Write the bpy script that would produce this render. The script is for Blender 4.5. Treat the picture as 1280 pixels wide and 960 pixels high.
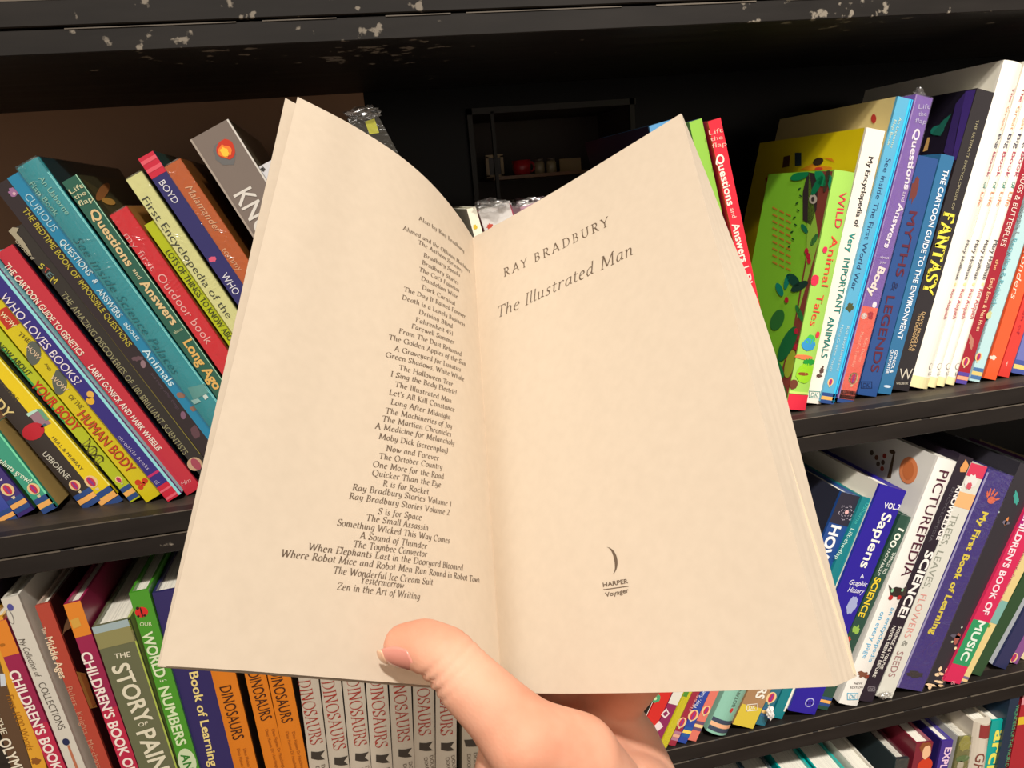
import bpy, bmesh, math, random
from mathutils import Vector, Matrix, noise
random.seed(7)
for o in list(bpy.data.objects): bpy.data.objects.remove(o)
SC = bpy.context.scene; COL = SC.collection
PI = math.pi

# ------------------------------------------------------------------ camera
F = 960.0
M = Matrix(((0.97577138, 0.12606944, -0.17882032),
            (-0.2035548, 0.22341381, -0.95323225),
            (-0.08022253, 0.96653648, 0.24366284)))
# the rows of M are the world axes seen from the camera (world = M @ cam); the shelf fronts lie at y = 0
CAM = Vector((0, -0.65, 0))
cd = bpy.data.cameras.new('camera'); co = bpy.data.objects.new('camera', cd); COL.objects.link(co)
cd.sensor_width = 36; cd.lens = F / 1280 * 36; cd.clip_start = .01
co.matrix_world = Matrix.Translation(CAM) @ M.to_4x4()
SC.camera = co

# ------------------------------------------------------------------ light
w = bpy.data.worlds.new('shop_ambience'); SC.world = w; w.use_nodes = True
w.node_tree.nodes['Background'].inputs[0].default_value = (1.0, .86, .72, 1)
w.node_tree.nodes['Background'].inputs[1].default_value = .27
def area(name, loc, aim, size, power, color):
    d = bpy.data.lights.new(name, 'AREA'); d.shape = 'DISK'; d.size = size; d.energy = power; d.color = color
    o = bpy.data.objects.new(name, d); COL.objects.link(o); o.location = loc
    o.rotation_euler = (Vector(aim) - Vector(loc)).to_track_quat('-Z', 'Y').to_euler()
area('ceiling_lamp_light', (-.05, -2.9, 3.3), (.3, 0, -.2), .26, 112, (1, .945, .87))
area('ceiling_lamp_light', (-1.3, -2.6, 2.6), (-.1, 0, -.3), .6, 14, (1, .84, .68))
def spot(name, loc, aim, ang, power, color, r):
    d = bpy.data.lights.new(name, 'SPOT'); d.spot_size = math.radians(ang); d.spot_blend = .8; d.energy = power; d.color = color; d.shadow_soft_size = r
    o = bpy.data.objects.new(name, d); COL.objects.link(o); o.location = loc
    o.rotation_euler = (Vector(aim) - Vector(loc)).to_track_quat('-Z', 'Y').to_euler()
spot('track_spot_light', (.62, -1.6, 1.6), (.80, 0, -.42), 46, 100, (1, .94, .86), .05)
SC.view_settings.view_transform = 'Standard'; SC.view_settings.look = 'None'
SC.view_settings.gamma = 1; SC.view_settings.use_curve_mapping = False
SC.view_settings.exposure = .75

# ------------------------------------------------------------------ helpers
def ray(x, y): return M @ Vector((x - 640, 480 - y, -F))
def at_y(x, y, Y):
    r = ray(x, y); return CAM + r * ((Y - CAM.y) / r.y)
def at_z(x, y, Z):
    r = ray(x, y); return CAM + r * ((Z - CAM.z) / r.z)
def at_d(x, y, d): return CAM + ray(x, y) * (d / F)
def lin(c):
    if isinstance(c, str): c = tuple(int(c[i:i + 2], 16) for i in (0, 2, 4))
    return tuple((v / 255 / 12.92 if v <= 10 else ((v / 255 + .055) / 1.055) ** 2.4) for v in c) + (1,)
MATS = {}
def mat(color, rough=.35, coat=.3, var=.06, scale=40, bump=0., key='', sss=0.):
    k = (color, rough, coat, var, scale, bump, key)
    if k in MATS: return MATS[k]
    m = bpy.data.materials.new('print_' + str(color) if isinstance(color, str) else 'surface'); m.use_nodes = True
    nt = m.node_tree; p = nt.nodes['Principled BSDF']; c = lin(color)
    p.inputs['Roughness'].default_value = rough; p.inputs['Coat Weight'].default_value = coat
    p.inputs['Coat Roughness'].default_value = .25
    if sss: p.inputs['Subsurface Weight'].default_value = sss; p.inputs['Subsurface Radius'].default_value = (.012, .004, .002); p.inputs['Subsurface Scale'].default_value = 1
    if var or bump:
        tc = nt.nodes.new('ShaderNodeTexCoord'); n = nt.nodes.new('ShaderNodeTexNoise')
        n.inputs['Scale'].default_value = scale; n.inputs['Detail'].default_value = 5
        nt.links.new(tc.outputs['Object'], n.inputs['Vector'])
        mx = nt.nodes.new('ShaderNodeMix'); mx.data_type = 'RGBA'
        mx.inputs['A'].default_value = tuple(v * (1 - var) for v in c[:3]) + (1,)
        mx.inputs['B'].default_value = tuple(min(1, v * (1 + var)) for v in c[:3]) + (1,)
        nt.links.new(n.outputs['Fac'], mx.inputs['Factor']); nt.links.new(mx.outputs['Result'], p.inputs['Base Color'])
        if bump:
            b = nt.nodes.new('ShaderNodeBump'); b.inputs['Strength'].default_value = bump; b.inputs['Distance'].default_value = .002
            nt.links.new(n.outputs['Fac'], b.inputs['Height']); nt.links.new(b.outputs['Normal'], p.inputs['Normal'])
    else: p.inputs['Base Color'].default_value = c
    MATS[k] = m; return m
def ink(c): return mat(c, .45, .15, 0)
def obj(name, bm, m, parent=None, smooth=False, kind=None):
    me = bpy.data.meshes.new(name)
    if parent is not None:
        bmesh.ops.translate(bm, verts=bm.verts, vec=-parent['_o'] if False else -ORG[parent_root(parent)])
    bmesh.ops.recalc_face_normals(bm, faces=bm.faces) if len(bm.faces) else None
    bm.to_mesh(me); bm.free()
    me.materials.append(m)
    if smooth:
        for p in me.polygons: p.use_smooth = True
    o = bpy.data.objects.new(name, me); COL.objects.link(o)
    if parent is not None: o.parent = parent
    if kind: o['kind'] = kind
    return o
ORG = {}
def parent_root(p):
    while p.parent: p = p.parent
    return p.name
def thing(name, loc, label, cat, group=None):
    o = bpy.data.objects.new(name, None); COL.objects.link(o); o.location = loc; o.empty_display_size = .03
    o['label'] = label; o['category'] = cat
    if group: o['group'] = group
    ORG[o.name] = Vector(loc); return o
def box(bm, x0, x1, y0, y1, z0, z1):
    v = [bm.verts.new((x, y, z)) for x in (x0, x1) for y in (y0, y1) for z in (z0, z1)]
    for f in ((0, 1, 3, 2), (4, 6, 7, 5), (0, 4, 5, 1), (2, 3, 7, 6), (0, 2, 6, 4), (1, 5, 7, 3)): bm.faces.new([v[i] for i in f])
    return v
def cyl(bm, p, q, r, r2=None, n=16):
    p, q = Vector(p), Vector(q); d = (q - p).normalized(); a = d.orthogonal().normalized(); b = d.cross(a)
    r2 = r if r2 is None else r2
    A = [bm.verts.new(p + (a * math.cos(2 * PI * i / n) + b * math.sin(2 * PI * i / n)) * r) for i in range(n)]
    B = [bm.verts.new(q + (a * math.cos(2 * PI * i / n) + b * math.sin(2 * PI * i / n)) * r2) for i in range(n)]
    for i in range(n): bm.faces.new((A[i], A[(i + 1) % n], B[(i + 1) % n], B[i]))
    bm.faces.new(A); bm.faces.new(B)

# ------------------------------------------------------------------ lettering
FC = bpy.data.curves.new('lettering', 'FONT')
FO = bpy.data.objects.new('lettering', FC); COL.objects.link(FO)  # only measures and shapes letters; removed at the end
CACHE = {}
def glyphs(s, bold=0., shear=0., sp=1.):
    k = (s, bold, shear, sp)
    if k in CACHE: return CACHE[k]
    FC.body = s; FC.offset = min(bold, 0); FC.shear = shear; FC.space_character = sp; FC.resolution_u = 3; FC.size = 1
    bpy.context.view_layer.update()
    dg = bpy.context.evaluated_depsgraph_get()
    me = FO.evaluated_get(dg).to_mesh()
    vs = [(v.co.x, v.co.y) for v in me.vertices]; fs = [tuple(p.vertices) for p in me.polygons]
    FO.evaluated_get(dg).to_mesh_clear()
    vs = [(x, y, 0) for x, y in vs]
    if bold > .005:                                # heavier letters: four shifted layers of ink, a hair apart
        b_ = bold * .8; n_ = len(vs); one, ones = vs, fs; vs, fs = [], []
        for q, (sx, sy) in enumerate(((-b_, -b_), (b_, -b_), (-b_, b_), (b_, b_))):
            vs += [(x + sx, y + sy, q) for x, y, z in one]; fs += [tuple(i + q * n_ for i in f) for f in ones]
    x0 = min(v[0] for v in vs); x1 = max(v[0] for v in vs)
    CACHE[k] = ([((x - x0) / (x1 - x0), y / .729, z) for x, y, z in vs], fs); return CACHE[k]
# broad-nib serif letters, drawn as pen strokes
def arc(cx, cy, rx, ry, a0, a1, n=12): return [(cx + rx * math.cos(math.radians(a0 + (a1 - a0) * i / n)), cy + ry * math.sin(math.radians(a0 + (a1 - a0) * i / n))) for i in range(n + 1)]
def sf(x, y=0, w=.1): return [(x - w, y), (x + w, y)]
NIB = {
 'R': (.56, [[(.13, 0), (.13, .7)], sf(.13), [(.03, .7), (.13, .7)], [(.13, .69)] + arc(.27, .52, .15, .17, 90, -90) + [(.13, .35)], [(.27, .36), (.42, .1), (.56, 0)]]),
 'A': (.64, [[(.31, .72), (.08, 0)], [(.31, .72), (.55, 0)], [(.16, .24), (.46, .24)], sf(.08, 0, .08), sf(.56, 0, .09)]),
 'Y': (.6, [[(.3, .32), (.3, 0)], sf(.3), [(.07, .7), (.3, .32)], [(.53, .7), (.3, .32)], sf(.07, .7, .08), sf(.54, .7, .07)]),
 'B': (.56, [[(.13, 0), (.13, .7)], sf(.1, 0, .07), sf(.1, .7, .07), [(.13, .69)] + arc(.27, .53, .13, .16, 90, -90) + [(.13, .37)], arc(.28, .19, .17, .18, 90, -90) + [(.13, .01)]]),
 'D': (.68, [[(.13, 0), (.13, .7)], sf(.1, 0, .07), sf(.1, .7, .07), [(.13, .69)] + arc(.27, .35, .3, .34, 90, -90) + [(.13, .01)]]),
 'U': (.68, [[(.14, .7), (.14, .25)] + arc(.34, .22, .2, .22, 180, 360) + [(.54, .25), (.54, .7)], sf(.14, .7), sf(.54, .7)]),
 'I': (.3, [[(.15, 0), (.15, .7)], sf(.15), sf(.15, .7)]),
 'N': (.7, [[(.13, 0), (.13, .7)], [(.13, .7), (.57, 0)], [(.57, 0), (.57, .7)], sf(.13), sf(.08, .7, .07), sf(.57, .7)]),
 'O': (.74, [arc(.37, .35, .3, .36, 0, 360, 26)]),
 'S': (.5, [arc(.25, .53, .16, .17, 30, 200, 10) + [(.13, .42), (.36, .28)] + arc(.25, .18, .17, .18, 20, -160, 10), [(.4, .72), (.41, .55)], [(.08, .16), (.08, -.02)]]),
 'F': (.52, [[(.13, 0), (.13, .7)], sf(.13), [(.05, .69), (.46, .69), (.47, .58)], [(.13, .36), (.38, .36)]]),
 'T': (.6, [[(.3, 0), (.3, .7)], sf(.3), [(.04, .57), (.05, .68), (.55, .68), (.56, .57)]]),
 'M': (.86, [[(.13, 0), (.17, .7)], [(.17, .7), (.42, .05)], [(.42, .05), (.68, .7)], [(.68, .7), (.73, 0)], sf(.13, 0, .08), sf(.73), sf(.12, .7, .05), sf(.72, .7, .05)]),
 'h': (.5, [[(.05, .7), (.12, .72), (.12, 0)], [(.12, .3), (.2, .42), (.3, .45), (.37, .36), (.37, .06), (.45, .02)]]),
 'e': (.44, [[(.09, .22), (.35, .3)] + arc(.23, .3, .12, .15, 0, 150, 8) + arc(.24, .2, .16, .21, 180, 310, 8)]),
 'l': (.24, [[(.04, .7), (.11, .73), (.11, .1), (.15, .01), (.23, .07)]]),
 'u': (.5, [[(.03, .41), (.11, .45), (.11, .12), (.17, 0), (.27, .04), (.36, .18)], [(.36, .45), (.36, .06), (.47, .04)]]),
 's': (.38, [[(.31, .39), (.22, .45), (.12, .4), (.13, .29), (.27, .18), (.27, .06), (.16, -.01), (.05, .05)]]),
 't': (.32, [[(.13, .6), (.13, .1), (.18, .0), (.28, .05)], [(.03, .44), (.27, .44)]]),
 'r': (.38, [[(.04, .42), (.11, .45), (.11, 0)], [(.11, .28), (.19, .41), (.28, .46), (.34, .4)]]),
 'a': (.48, [[(.36, .44), (.22, .45), (.1, .34), (.08, .14), (.15, 0), (.25, .05), (.35, .22)], [(.36, .45), (.35, .06), (.45, .04)]]),
 'd': (.5, [[(.36, .42), (.22, .45), (.1, .34), (.08, .14), (.15, 0), (.25, .05), (.36, .22)], [(.3, .71), (.37, .74), (.36, .06), (.46, .04)]]),
 'n': (.52, [[(.04, .41), (.12, .45), (.12, 0)], [(.12, .28), (.22, .42), (.31, .45), (.37, .36), (.37, .06), (.47, .03)]]),
 ' ': (.3, []), '&': (.6, [[(.55, .1), (.2, .5)] + arc(.27, .58, .1, .12, 200, -20, 8) + [(.12, .3)] + arc(.24, .16, .17, .17, 150, 330, 8)]),
}
NIB.update({
 'C': (.66, [arc(.37, .35, .3, .36, 50, 310, 16), [(.57, .7), (.56, .52)]]),
 'E': (.52, [[(.13, 0), (.13, .7)], [(.04, .69), (.45, .69), (.46, .58)], [(.13, .36), (.38, .36)], [(.04, .01), (.47, .01), (.5, .13)]]),
 'G': (.72, [arc(.37, .35, .3, .36, 50, 330, 16), [(.61, 0), (.61, .3)], [(.48, .31), (.68, .31)], [(.58, .7), (.57, .52)]]),
 'H': (.74, [[(.13, 0), (.13, .7)], [(.6, 0), (.6, .7)], [(.13, .36), (.6, .36)], sf(.13), sf(.6), sf(.13, .7), sf(.6, .7)]),
 'J': (.32, [[(.2, .7), (.2, .05), (.12, -.12), (.02, -.14)], sf(.2, .7)]),
 'K': (.62, [[(.13, 0), (.13, .7)], [(.5, .7), (.15, .36), (.56, 0)], sf(.13), sf(.13, .7), sf(.5, .7, .08), sf(.56, 0, .07)]),
 'L': (.52, [[(.13, 0), (.13, .7)], sf(.13, .7), [(.04, .01), (.46, .01), (.5, .14)]]),
 'P': (.54, [[(.13, 0), (.13, .7)], sf(.13), [(.04, .69), (.13, .69)] + arc(.27, .51, .17, .18, 90, -90) + [(.13, .33)]]),
 'Q': (.76, [arc(.37, .35, .3, .36, 0, 360, 26), [(.38, .02), (.56, -.14), (.76, -.16)]]),
 'V': (.66, [[(.08, .7), (.33, 0)], [(.33, 0), (.57, .7)], sf(.08, .7, .08), sf(.57, .7, .07)]),
 'W': (.92, [[(.08, .7), (.27, 0)], [(.27, 0), (.46, .66)], [(.46, .66), (.65, 0)], [(.65, 0), (.83, .7)], sf(.08, .7, .08), sf(.83, .7, .07)]),
 'Z': (.6, [[(.07, .56), (.08, .68), (.52, .68)], [(.52, .68), (.06, .02)], [(.06, .02), (.52, .02), (.54, .15)]]),
 'b': (.48, [[(.04, .7), (.11, .73), (.1, .12), (.18, 0)] + arc(.22, .22, .16, .22, -80, 100, 10) + [(.1, .3)]]),
 'c': (.4, [[(.34, .38), (.26, .45), (.14, .4), (.08, .2), (.13, .03), (.24, 0), (.36, .1)]]),
 'f': (.3, [[(.32, .68), (.24, .73), (.16, .62), (.11, .1), (.06, -.14), (-.04, -.2)], [(.04, .43), (.28, .43)]]),
 'g': (.46, [[(.36, .44), (.22, .45), (.1, .34), (.08, .16), (.15, .04), (.25, .08), (.35, .24)], [(.36, .45), (.34, -.06), (.24, -.2), (.08, -.18)]]),
 'i': (.24, [[(.03, .41), (.11, .45), (.11, .1), (.15, .01), (.22, .07)], [(.11, .6), (.13, .66)]]),
 'j': (.24, [[(.04, .41), (.12, .45), (.1, -.06), (.02, -.2)], [(.12, .6), (.14, .66)]]),
 'k': (.46, [[(.05, .7), (.12, .72), (.11, 0)], [(.36, .43), (.13, .2)], [(.18, .25), (.32, .03), (.44, .04)]]),
 'm': (.76, [[(.04, .41), (.12, .45), (.12, 0)], [(.12, .28), (.22, .43), (.3, .45), (.36, .36), (.36, 0)], [(.36, .28), (.46, .43), (.54, .45), (.61, .36), (.61, .06), (.71, .03)]]),
 'o': (.46, [arc(.23, .22, .16, .23, 0, 360, 18)]),
 'p': (.48, [[(.03, .41), (.11, .45), (.1, -.2)], sf(.1, -.2, .07), [(.1, .28)] + arc(.23, .22, .16, .23, 130, -130, 12)]),
 'q': (.48, [arc(.22, .22, .15, .23, 50, 310, 12), [(.36, .45), (.36, -.2)]]),
 'v': (.42, [[(.03, .4), (.09, .45), (.18, .02)], [(.18, .02), (.32, .2), (.36, .42)]]),
 'w': (.64, [[(.03, .4), (.09, .45), (.17, .02)], [(.17, .02), (.32, .38)], [(.32, .38), (.39, .02)], [(.39, .02), (.54, .2), (.58, .42)]]),
 'x': (.42, [[(.05, .42), (.32, .02)], [(.36, .43), (.03, .02)]]),
 'y': (.46, [[(.03, .41), (.1, .45), (.12, .14), (.2, .02), (.34, .2)], [(.37, .45), (.34, -.06), (.22, -.2), (.08, -.17)]]),
 'z': (.4, [[(.05, .42), (.34, .42)], [(.34, .42), (.05, .02)], [(.05, .02), (.36, .02)]]),
 '1': (.4, [[(.12, .56), (.22, .66), (.22, 0)], sf(.22, 0, .08)]), '2': (.48, [arc(.23, .5, .15, .17, 150, -10, 8) + [(.06, .02), (.42, .02)]]),
 '4': (.48, [[(.32, 0), (.32, .68), (.04, .22), (.44, .22)]]), '5': (.46, [[(.38, .67), (.14, .67), (.12, .4)] + arc(.2, .2, .18, .2, 90, -130, 8)]),
 '.': (.2, [[(.08, .02), (.12, .04)]]), ',': (.2, [[(.11, .05), (.12, 0), (.06, -.1)]]), "'": (.16, [[(.1, .7), (.07, .55)]]), '!': (.24, [[(.14, .7), (.1, .2)], [(.09, .02), (.11, .05)]]),
 '(': (.26, [[(.26, .74), (.12, .5), (.1, .2), (.18, -.1)]]), ')': (.26, [[(.08, .74), (.16, .5), (.14, .2), (.02, -.1)]]),
})
def nib(s, nw=.085, shear=0., track=.0, ang=22):
    k = ('nib', s, nw, shear, track)
    if k in CACHE: return CACHE[k]
    vs, fs, x = [], [], 0
    nv = (nw * math.cos(math.radians(ang)), nw * math.sin(math.radians(ang)))
    for ch in s:
        adv, st = NIB[ch]
        for pl in st:
            dense = [pl[0]]
            for (ax_, ay_), (bx_, by_) in zip(pl, pl[1:]):
                c_ = max(1, int(math.hypot(bx_ - ax_, by_ - ay_) / .16)); dense += [(ax_ + (bx_ - ax_) * q / c_, ay_ + (by_ - ay_) * q / c_) for q in range(1, c_ + 1)]
            pl = dense; n = len(pl); b = len(vs)
            for i, (px, py) in enumerate(pl):
                a = pl[max(0, i - 1)]; c = pl[min(n - 1, i + 1)]
                dx, dy = c[0] - a[0], c[1] - a[1]; L = math.hypot(dx, dy) or 1
                qx, qy = -dy / L, dx / L; hw = max(abs(nv[0] * qx + nv[1] * qy) / 2, .014)
                for sgn in (1, -1):
                    X, Y = px + qx * hw * sgn, py + qy * hw * sgn
                    vs.append((x + X + Y * shear, Y / .7))
            fs += [(b + 2 * i, b + 2 * i + 1, b + 2 * i + 3, b + 2 * i + 2) for i in range(n - 1)]
        x += adv + track
    x0 = min(v[0] for v in vs); x1 = max(v[0] for v in vs)
    CACHE[k] = ([((X - x0) / (x1 - x0), Y, 0) for X, Y in vs], fs); return CACHE[k]

# ------------------------------------------------------------------ setting
ZA, ZB, ZC, UP = -.2395, -.583, -.926, .1575   # tops of the shelf boards
BK = .30
def black_paint(name, base=(25, 21, 19), gloss=.38, chips=.0):
    m = bpy.data.materials.new(name); m.use_nodes = True; nt = m.node_tree; p = nt.nodes['Principled BSDF']; p.inputs['Specular IOR Level'].default_value = .28
    tc = nt.nodes.new('ShaderNodeTexCoord'); mp = nt.nodes.new('ShaderNodeMapping'); mp.inputs['Scale'].default_value = (1, 6, 6)
    n = nt.nodes.new('ShaderNodeTexNoise'); n.inputs['Scale'].default_value = 9; n.inputs['Detail'].default_value = 8
    n2 = nt.nodes.new('ShaderNodeTexNoise'); n2.inputs['Scale'].default_value = 70; n2.inputs['Detail'].default_value = 6
    n3 = nt.nodes.new('ShaderNodeTexNoise'); n3.inputs['Scale'].default_value = 4
    nt.links.new(tc.outputs['Object'], mp.inputs[0]); nt.links.new(mp.outputs[0], n.inputs['Vector']); nt.links.new(tc.outputs['Object'], n2.inputs['Vector']); nt.links.new(tc.outputs['Object'], n3.inputs['Vector'])
    r = nt.nodes.new('ShaderNodeValToRGB'); r.color_ramp.elements[0].position = .3; r.color_ramp.elements[1].position = .75
    r.color_ramp.elements[0].color = lin(base); r.color_ramp.elements[1].color = lin(tuple(min(255, int(v * 1.35 + 5)) for v in base))
    nt.links.new(n.outputs['Fac'], r.inputs[0])
    mm = nt.nodes.new('ShaderNodeMath'); mm.operation = 'MULTIPLY'; nt.links.new(n2.outputs['Fac'], mm.inputs[0]); nt.links.new(n3.outputs['Fac'], mm.inputs[1])
    r2 = nt.nodes.new('ShaderNodeValToRGB'); r2.color_ramp.elements[0].position = .405 - chips; r2.color_ramp.elements[1].position = .43 - chips
    nt.links.new(mm.outputs[0], r2.inputs[0])
    mx = nt.nodes.new('ShaderNodeMix'); mx.data_type = 'RGBA'; nt.links.new(r2.outputs[0], mx.inputs['Factor']); nt.links.new(r.outputs[0], mx.inputs['A']); mx.inputs['B'].default_value = lin((128, 120, 108))
    nt.links.new(mx.outputs['Result'], p.inputs['Base Color'])
    rr = nt.nodes.new('ShaderNodeMapRange'); rr.inputs['To Min'].default_value = gloss; rr.inputs['To Max'].default_value = gloss + .25
    nt.links.new(n.outputs['Fac'], rr.inputs[0]); nt.links.new(rr.outputs[0], p.inputs['Roughness'])
    b = nt.nodes.new('ShaderNodeBump'); b.inputs['Strength'].default_value = .15; b.inputs['Distance'].default_value = .001
    nt.links.new(n.outputs['Fac'], b.inputs['Height']); nt.links.new(b.outputs['Normal'], p.inputs['Normal'])
    return m
PAINT = black_paint('black_shelf_paint'); PAINT2 = black_paint('worn_black_paint', (22, 19, 17), .42, -.004); TOPP = black_paint('dusty_shelf_top', (46, 40, 35), .36, .0)
X0, X1 = -1.05, 1.45
bm = bmesh.new(); box(bm, -2.5, 2.8, -2.6, .35, -1.4, -1.36)
fl = obj('floor', bm, mat((120, 98, 78), .4, .1, .15, 6)); fl['kind'] = 'structure'
bm = bmesh.new(); box(bm, -2.5, 2.8, .46, .52, -1.4, 1.5)
wl = obj('wall_back', bm, mat((70, 60, 52), .7, 0, .1, 4)); wl['kind'] = 'structure'
case = thing('bookcase', (.2, .15, -1.36), 'tall black painted wooden bookcase with worn front edges holding all the rows of books', 'bookcase')
EDGE = mat((96, 88, 78), .5, 0, .2, 60)
for zt, pm in ((.62, PAINT2), (UP, PAINT2), (ZA, PAINT), (ZB, PAINT), (ZC, PAINT), (-1.27, PAINT)):
    bm = bmesh.new(); box(bm, X0, X1, .012, BK, zt - .018, zt)
    sb = obj('shelf_board', bm, TOPP, case)
    bm = bmesh.new(); box(bm, X0, X1, 0, .014, zt - .0172, zt + .0006)
    bmesh.ops.bevel(bm, geom=bm.edges[:], offset=.0008, segments=1, affect='EDGES'); obj('front_edging', bm, pm, sb)
    bm = bmesh.new(); box(bm, X0, X1, .0015, BK, zt - .0355, zt - .0188)
    bmesh.ops.bevel(bm, geom=bm.edges[:], offset=.0007, segments=1, affect='EDGES'); obj('front_rail', bm, pm, sb)
    # rubbed arrises: wear and the edge highlight, both put into a paler colour
    bm = bmesh.new()
    x = X0
    while x < X1:
        l = random.uniform(.03, .16); h = random.uniform(.0002, .0006)
        box(bm, x, min(x + l, X1), -.0003, .0004, zt + .0006 - h, zt + .0009); x += l + random.uniform(0, .02)
    x = X0
    while x < X1:
        l = random.uniform(.02, .14); h = random.uniform(.0002, .0007)
        box(bm, x, min(x + l, X1), .0008, .002, zt - .0190 - h, zt - .0186); x += l + random.uniform(.005, .06)
    ro = obj('worn_edge', bm, EDGE, sb); ro['kind'] = 'stuff'
for sx in (X0 - .03, X1):
    bm = bmesh.new(); box(bm, sx, sx + .03, 0, BK + .02, -1.36, .66); obj('side_panel', bm, PAINT, case)
bm = bmesh.new(); box(bm, X0, .033, BK, BK + .012, -1.36, .62)
bm2 = obj('back_panel', bm, mat((140, 102, 72), .6, .05, .08, 12), case); bm2['label'] = 'brown back panel'
GL = bpy.data.materials.new('dark_glossy_glass'); GL.use_nodes = True
gp = GL.node_tree.nodes['Principled BSDF']; gp.inputs['Base Color'].default_value = (.004, .004, .004, 1); gp.inputs['Roughness'].default_value = .25; gp.inputs['Specular IOR Level'].default_value = .12
bm = bmesh.new(); box(bm, .033, X1, BK + .002, BK + .014, -1.36, ZA)
box(bm, .033, .155, BK + .002, BK + .014, ZA, .62); box(bm, .358, X1, BK + .002, BK + .014, ZA, .62)
box(bm, .155, .358, BK + .002, BK + .014, .092, .62); box(bm, .155, .358, BK + .002, BK + .014, ZA, -.05)
obj('back_panel', bm, GL, case)['label'] = 'black back panel with a display niche'
# little display niche seen through the gap over the open pages
bm = bmesh.new(); box(bm, .155, .358, .44, .45, -.05, .092); box(bm, .155, .358, BK + .014, .45, -.055, -.05); box(bm, .155, .358, BK + .014, .45, .092, .097)
box(bm, .150, .155, BK + .014, .45, -.055, .097); box(bm, .358, .363, BK + .014, .45, -.055, .097)
nich = obj('display_niche', bm, mat((52, 40, 32), .6, 0, .1), case)
bm = bmesh.new(); y0 = BK - .001
for a in ((.150, .360, .090, .097), (.150, .156, -.055, .097), (.178, .182, -.05, .092), (.352, .358, -.055, .097)): box(bm, a[0], a[1], y0 - .006, y0, a[2], a[3])
obj('niche_frame', bm, mat((34, 31, 27), .6, 0), case)
bm = bmesh.new(); box(bm, .183, .352, .33, .44, .014, .018); obj('niche_ledge', bm, mat((110, 78, 50), .5, .1), case)
def lathe(bm, c, prof, n=20):
    rings = [[bm.verts.new((c[0] + r * math.cos(2 * PI * i / n), c[1] + r * math.sin(2 * PI * i / n), c[2] + z)) for i in range(n)] for r, z in prof]
    for A, B in zip(rings, rings[1:]):
        for i in range(n): bm.faces.new((A[i], A[(i + 1) % n], B[(i + 1) % n], B[i]))
    bm.faces.new(rings[0]); bm.faces.new(rings[-1])
mg = thing('mug', (.228, .37, .018), 'small red mug on the dim ledge behind the gap over the open pages', 'mug')
bm = bmesh.new(); lathe(bm, (.228, .37, .018), ((.008, 0), (.0115, .002), (.0125, .019), (.0115, .019), (.010, .004))); obj('mug_body', bm, mat('c0242c', .3), mg, True)
bm = bmesh.new()
for i in range(8):
    a, b = -PI / 2 + PI * i / 8, -PI / 2 + PI * (i + 1) / 8
    cyl(bm, (.2395 + .006 * math.cos(a), .37, .028 + .006 * math.sin(a)), (.2395 + .006 * math.cos(b), .37, .028 + .006 * math.sin(b)), .0015, n=8)
obj('handle', bm, mat('c0242c', .3), mg, True)
for i, (x, lab) in enumerate(((.252, 'squat pale jar beside the red mug on the dim ledge'), (.268, 'squat pale jar farther from the red mug on the dim ledge'))):
    j = thing('jar', (x, .37, .018), lab, 'jar', 'jars on the dim ledge')
    bm = bmesh.new(); lathe(bm, (x, .37, .018), ((.006, 0), (.0068, .002), (.0068, .013), (.005, .016))); obj('jar_body', bm, mat('9a8a6a', .3), j, True)
    bm = bmesh.new(); lathe(bm, (x, .37, .034), ((.0058, 0), (.0058, .003), (.005, .0035))); obj('lid', bm, mat('5c5248', .4), j, True)
pf = thing('picture_frame', (.198, .40, .018), 'small gilt picture frame standing left of the red mug in the dim niche', 'picture frame')
bm = bmesh.new()
for a in ((.186, .190, .02, .046), (.206, .210, .02, .046), (.186, .210, .018, .022), (.186, .210, .044, .048)): box(bm, a[0], a[1], .398, .404, a[2], a[3])
obj('frame', bm, mat('a88850', .4), pf); bm = bmesh.new(); box(bm, .190, .206, .400, .403, .022, .044); obj('picture', bm, mat('2a1c14', .5), pf)
pl = thing('postcard', (.305, .40, .018), 'small tan card standing at the right end of the dim ledge', 'card')
bm = bmesh.new(); box(bm, .288, .318, .40, .402, .018, .036); obj('card', bm, mat('a08048', .6), pl)

# ------------------------------------------------------------------ books
PAPER = bpy.data.materials.new('page_edges'); PAPER.use_nodes = True
def page_edges(m, tone):
    nt = m.node_tree; p = nt.nodes['Principled BSDF']; tc = nt.nodes.new('ShaderNodeTexCoord'); mp = nt.nodes.new('ShaderNodeMapping')
    mp.inputs['Scale'].default_value = (1500, 4, 20); n = nt.nodes.new('ShaderNodeTexNoise'); n.inputs['Scale'].default_value = 1; n.inputs['Detail'].default_value = 3
    r = nt.nodes.new('ShaderNodeValToRGB'); r.color_ramp.elements[0].position = .3; r.color_ramp.elements[1].position = .6
    r.color_ramp.elements[0].color = lin(tuple(int(v * .87) for v in tone)); r.color_ramp.elements[1].color = lin(tone)
    nt.links.new(tc.outputs['Object'], mp.inputs[0]); nt.links.new(mp.outputs[0], n.inputs['Vector']); nt.links.new(n.outputs['Fac'], r.inputs[0]); nt.links.new(r.outputs[0], p.inputs['Base Color'])
    p.inputs['Roughness'].default_value = .8
page_edges(PAPER, (240, 236, 222))
FILM = bpy.data.materials.new('clear_film'); FILM.use_nodes = True
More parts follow.
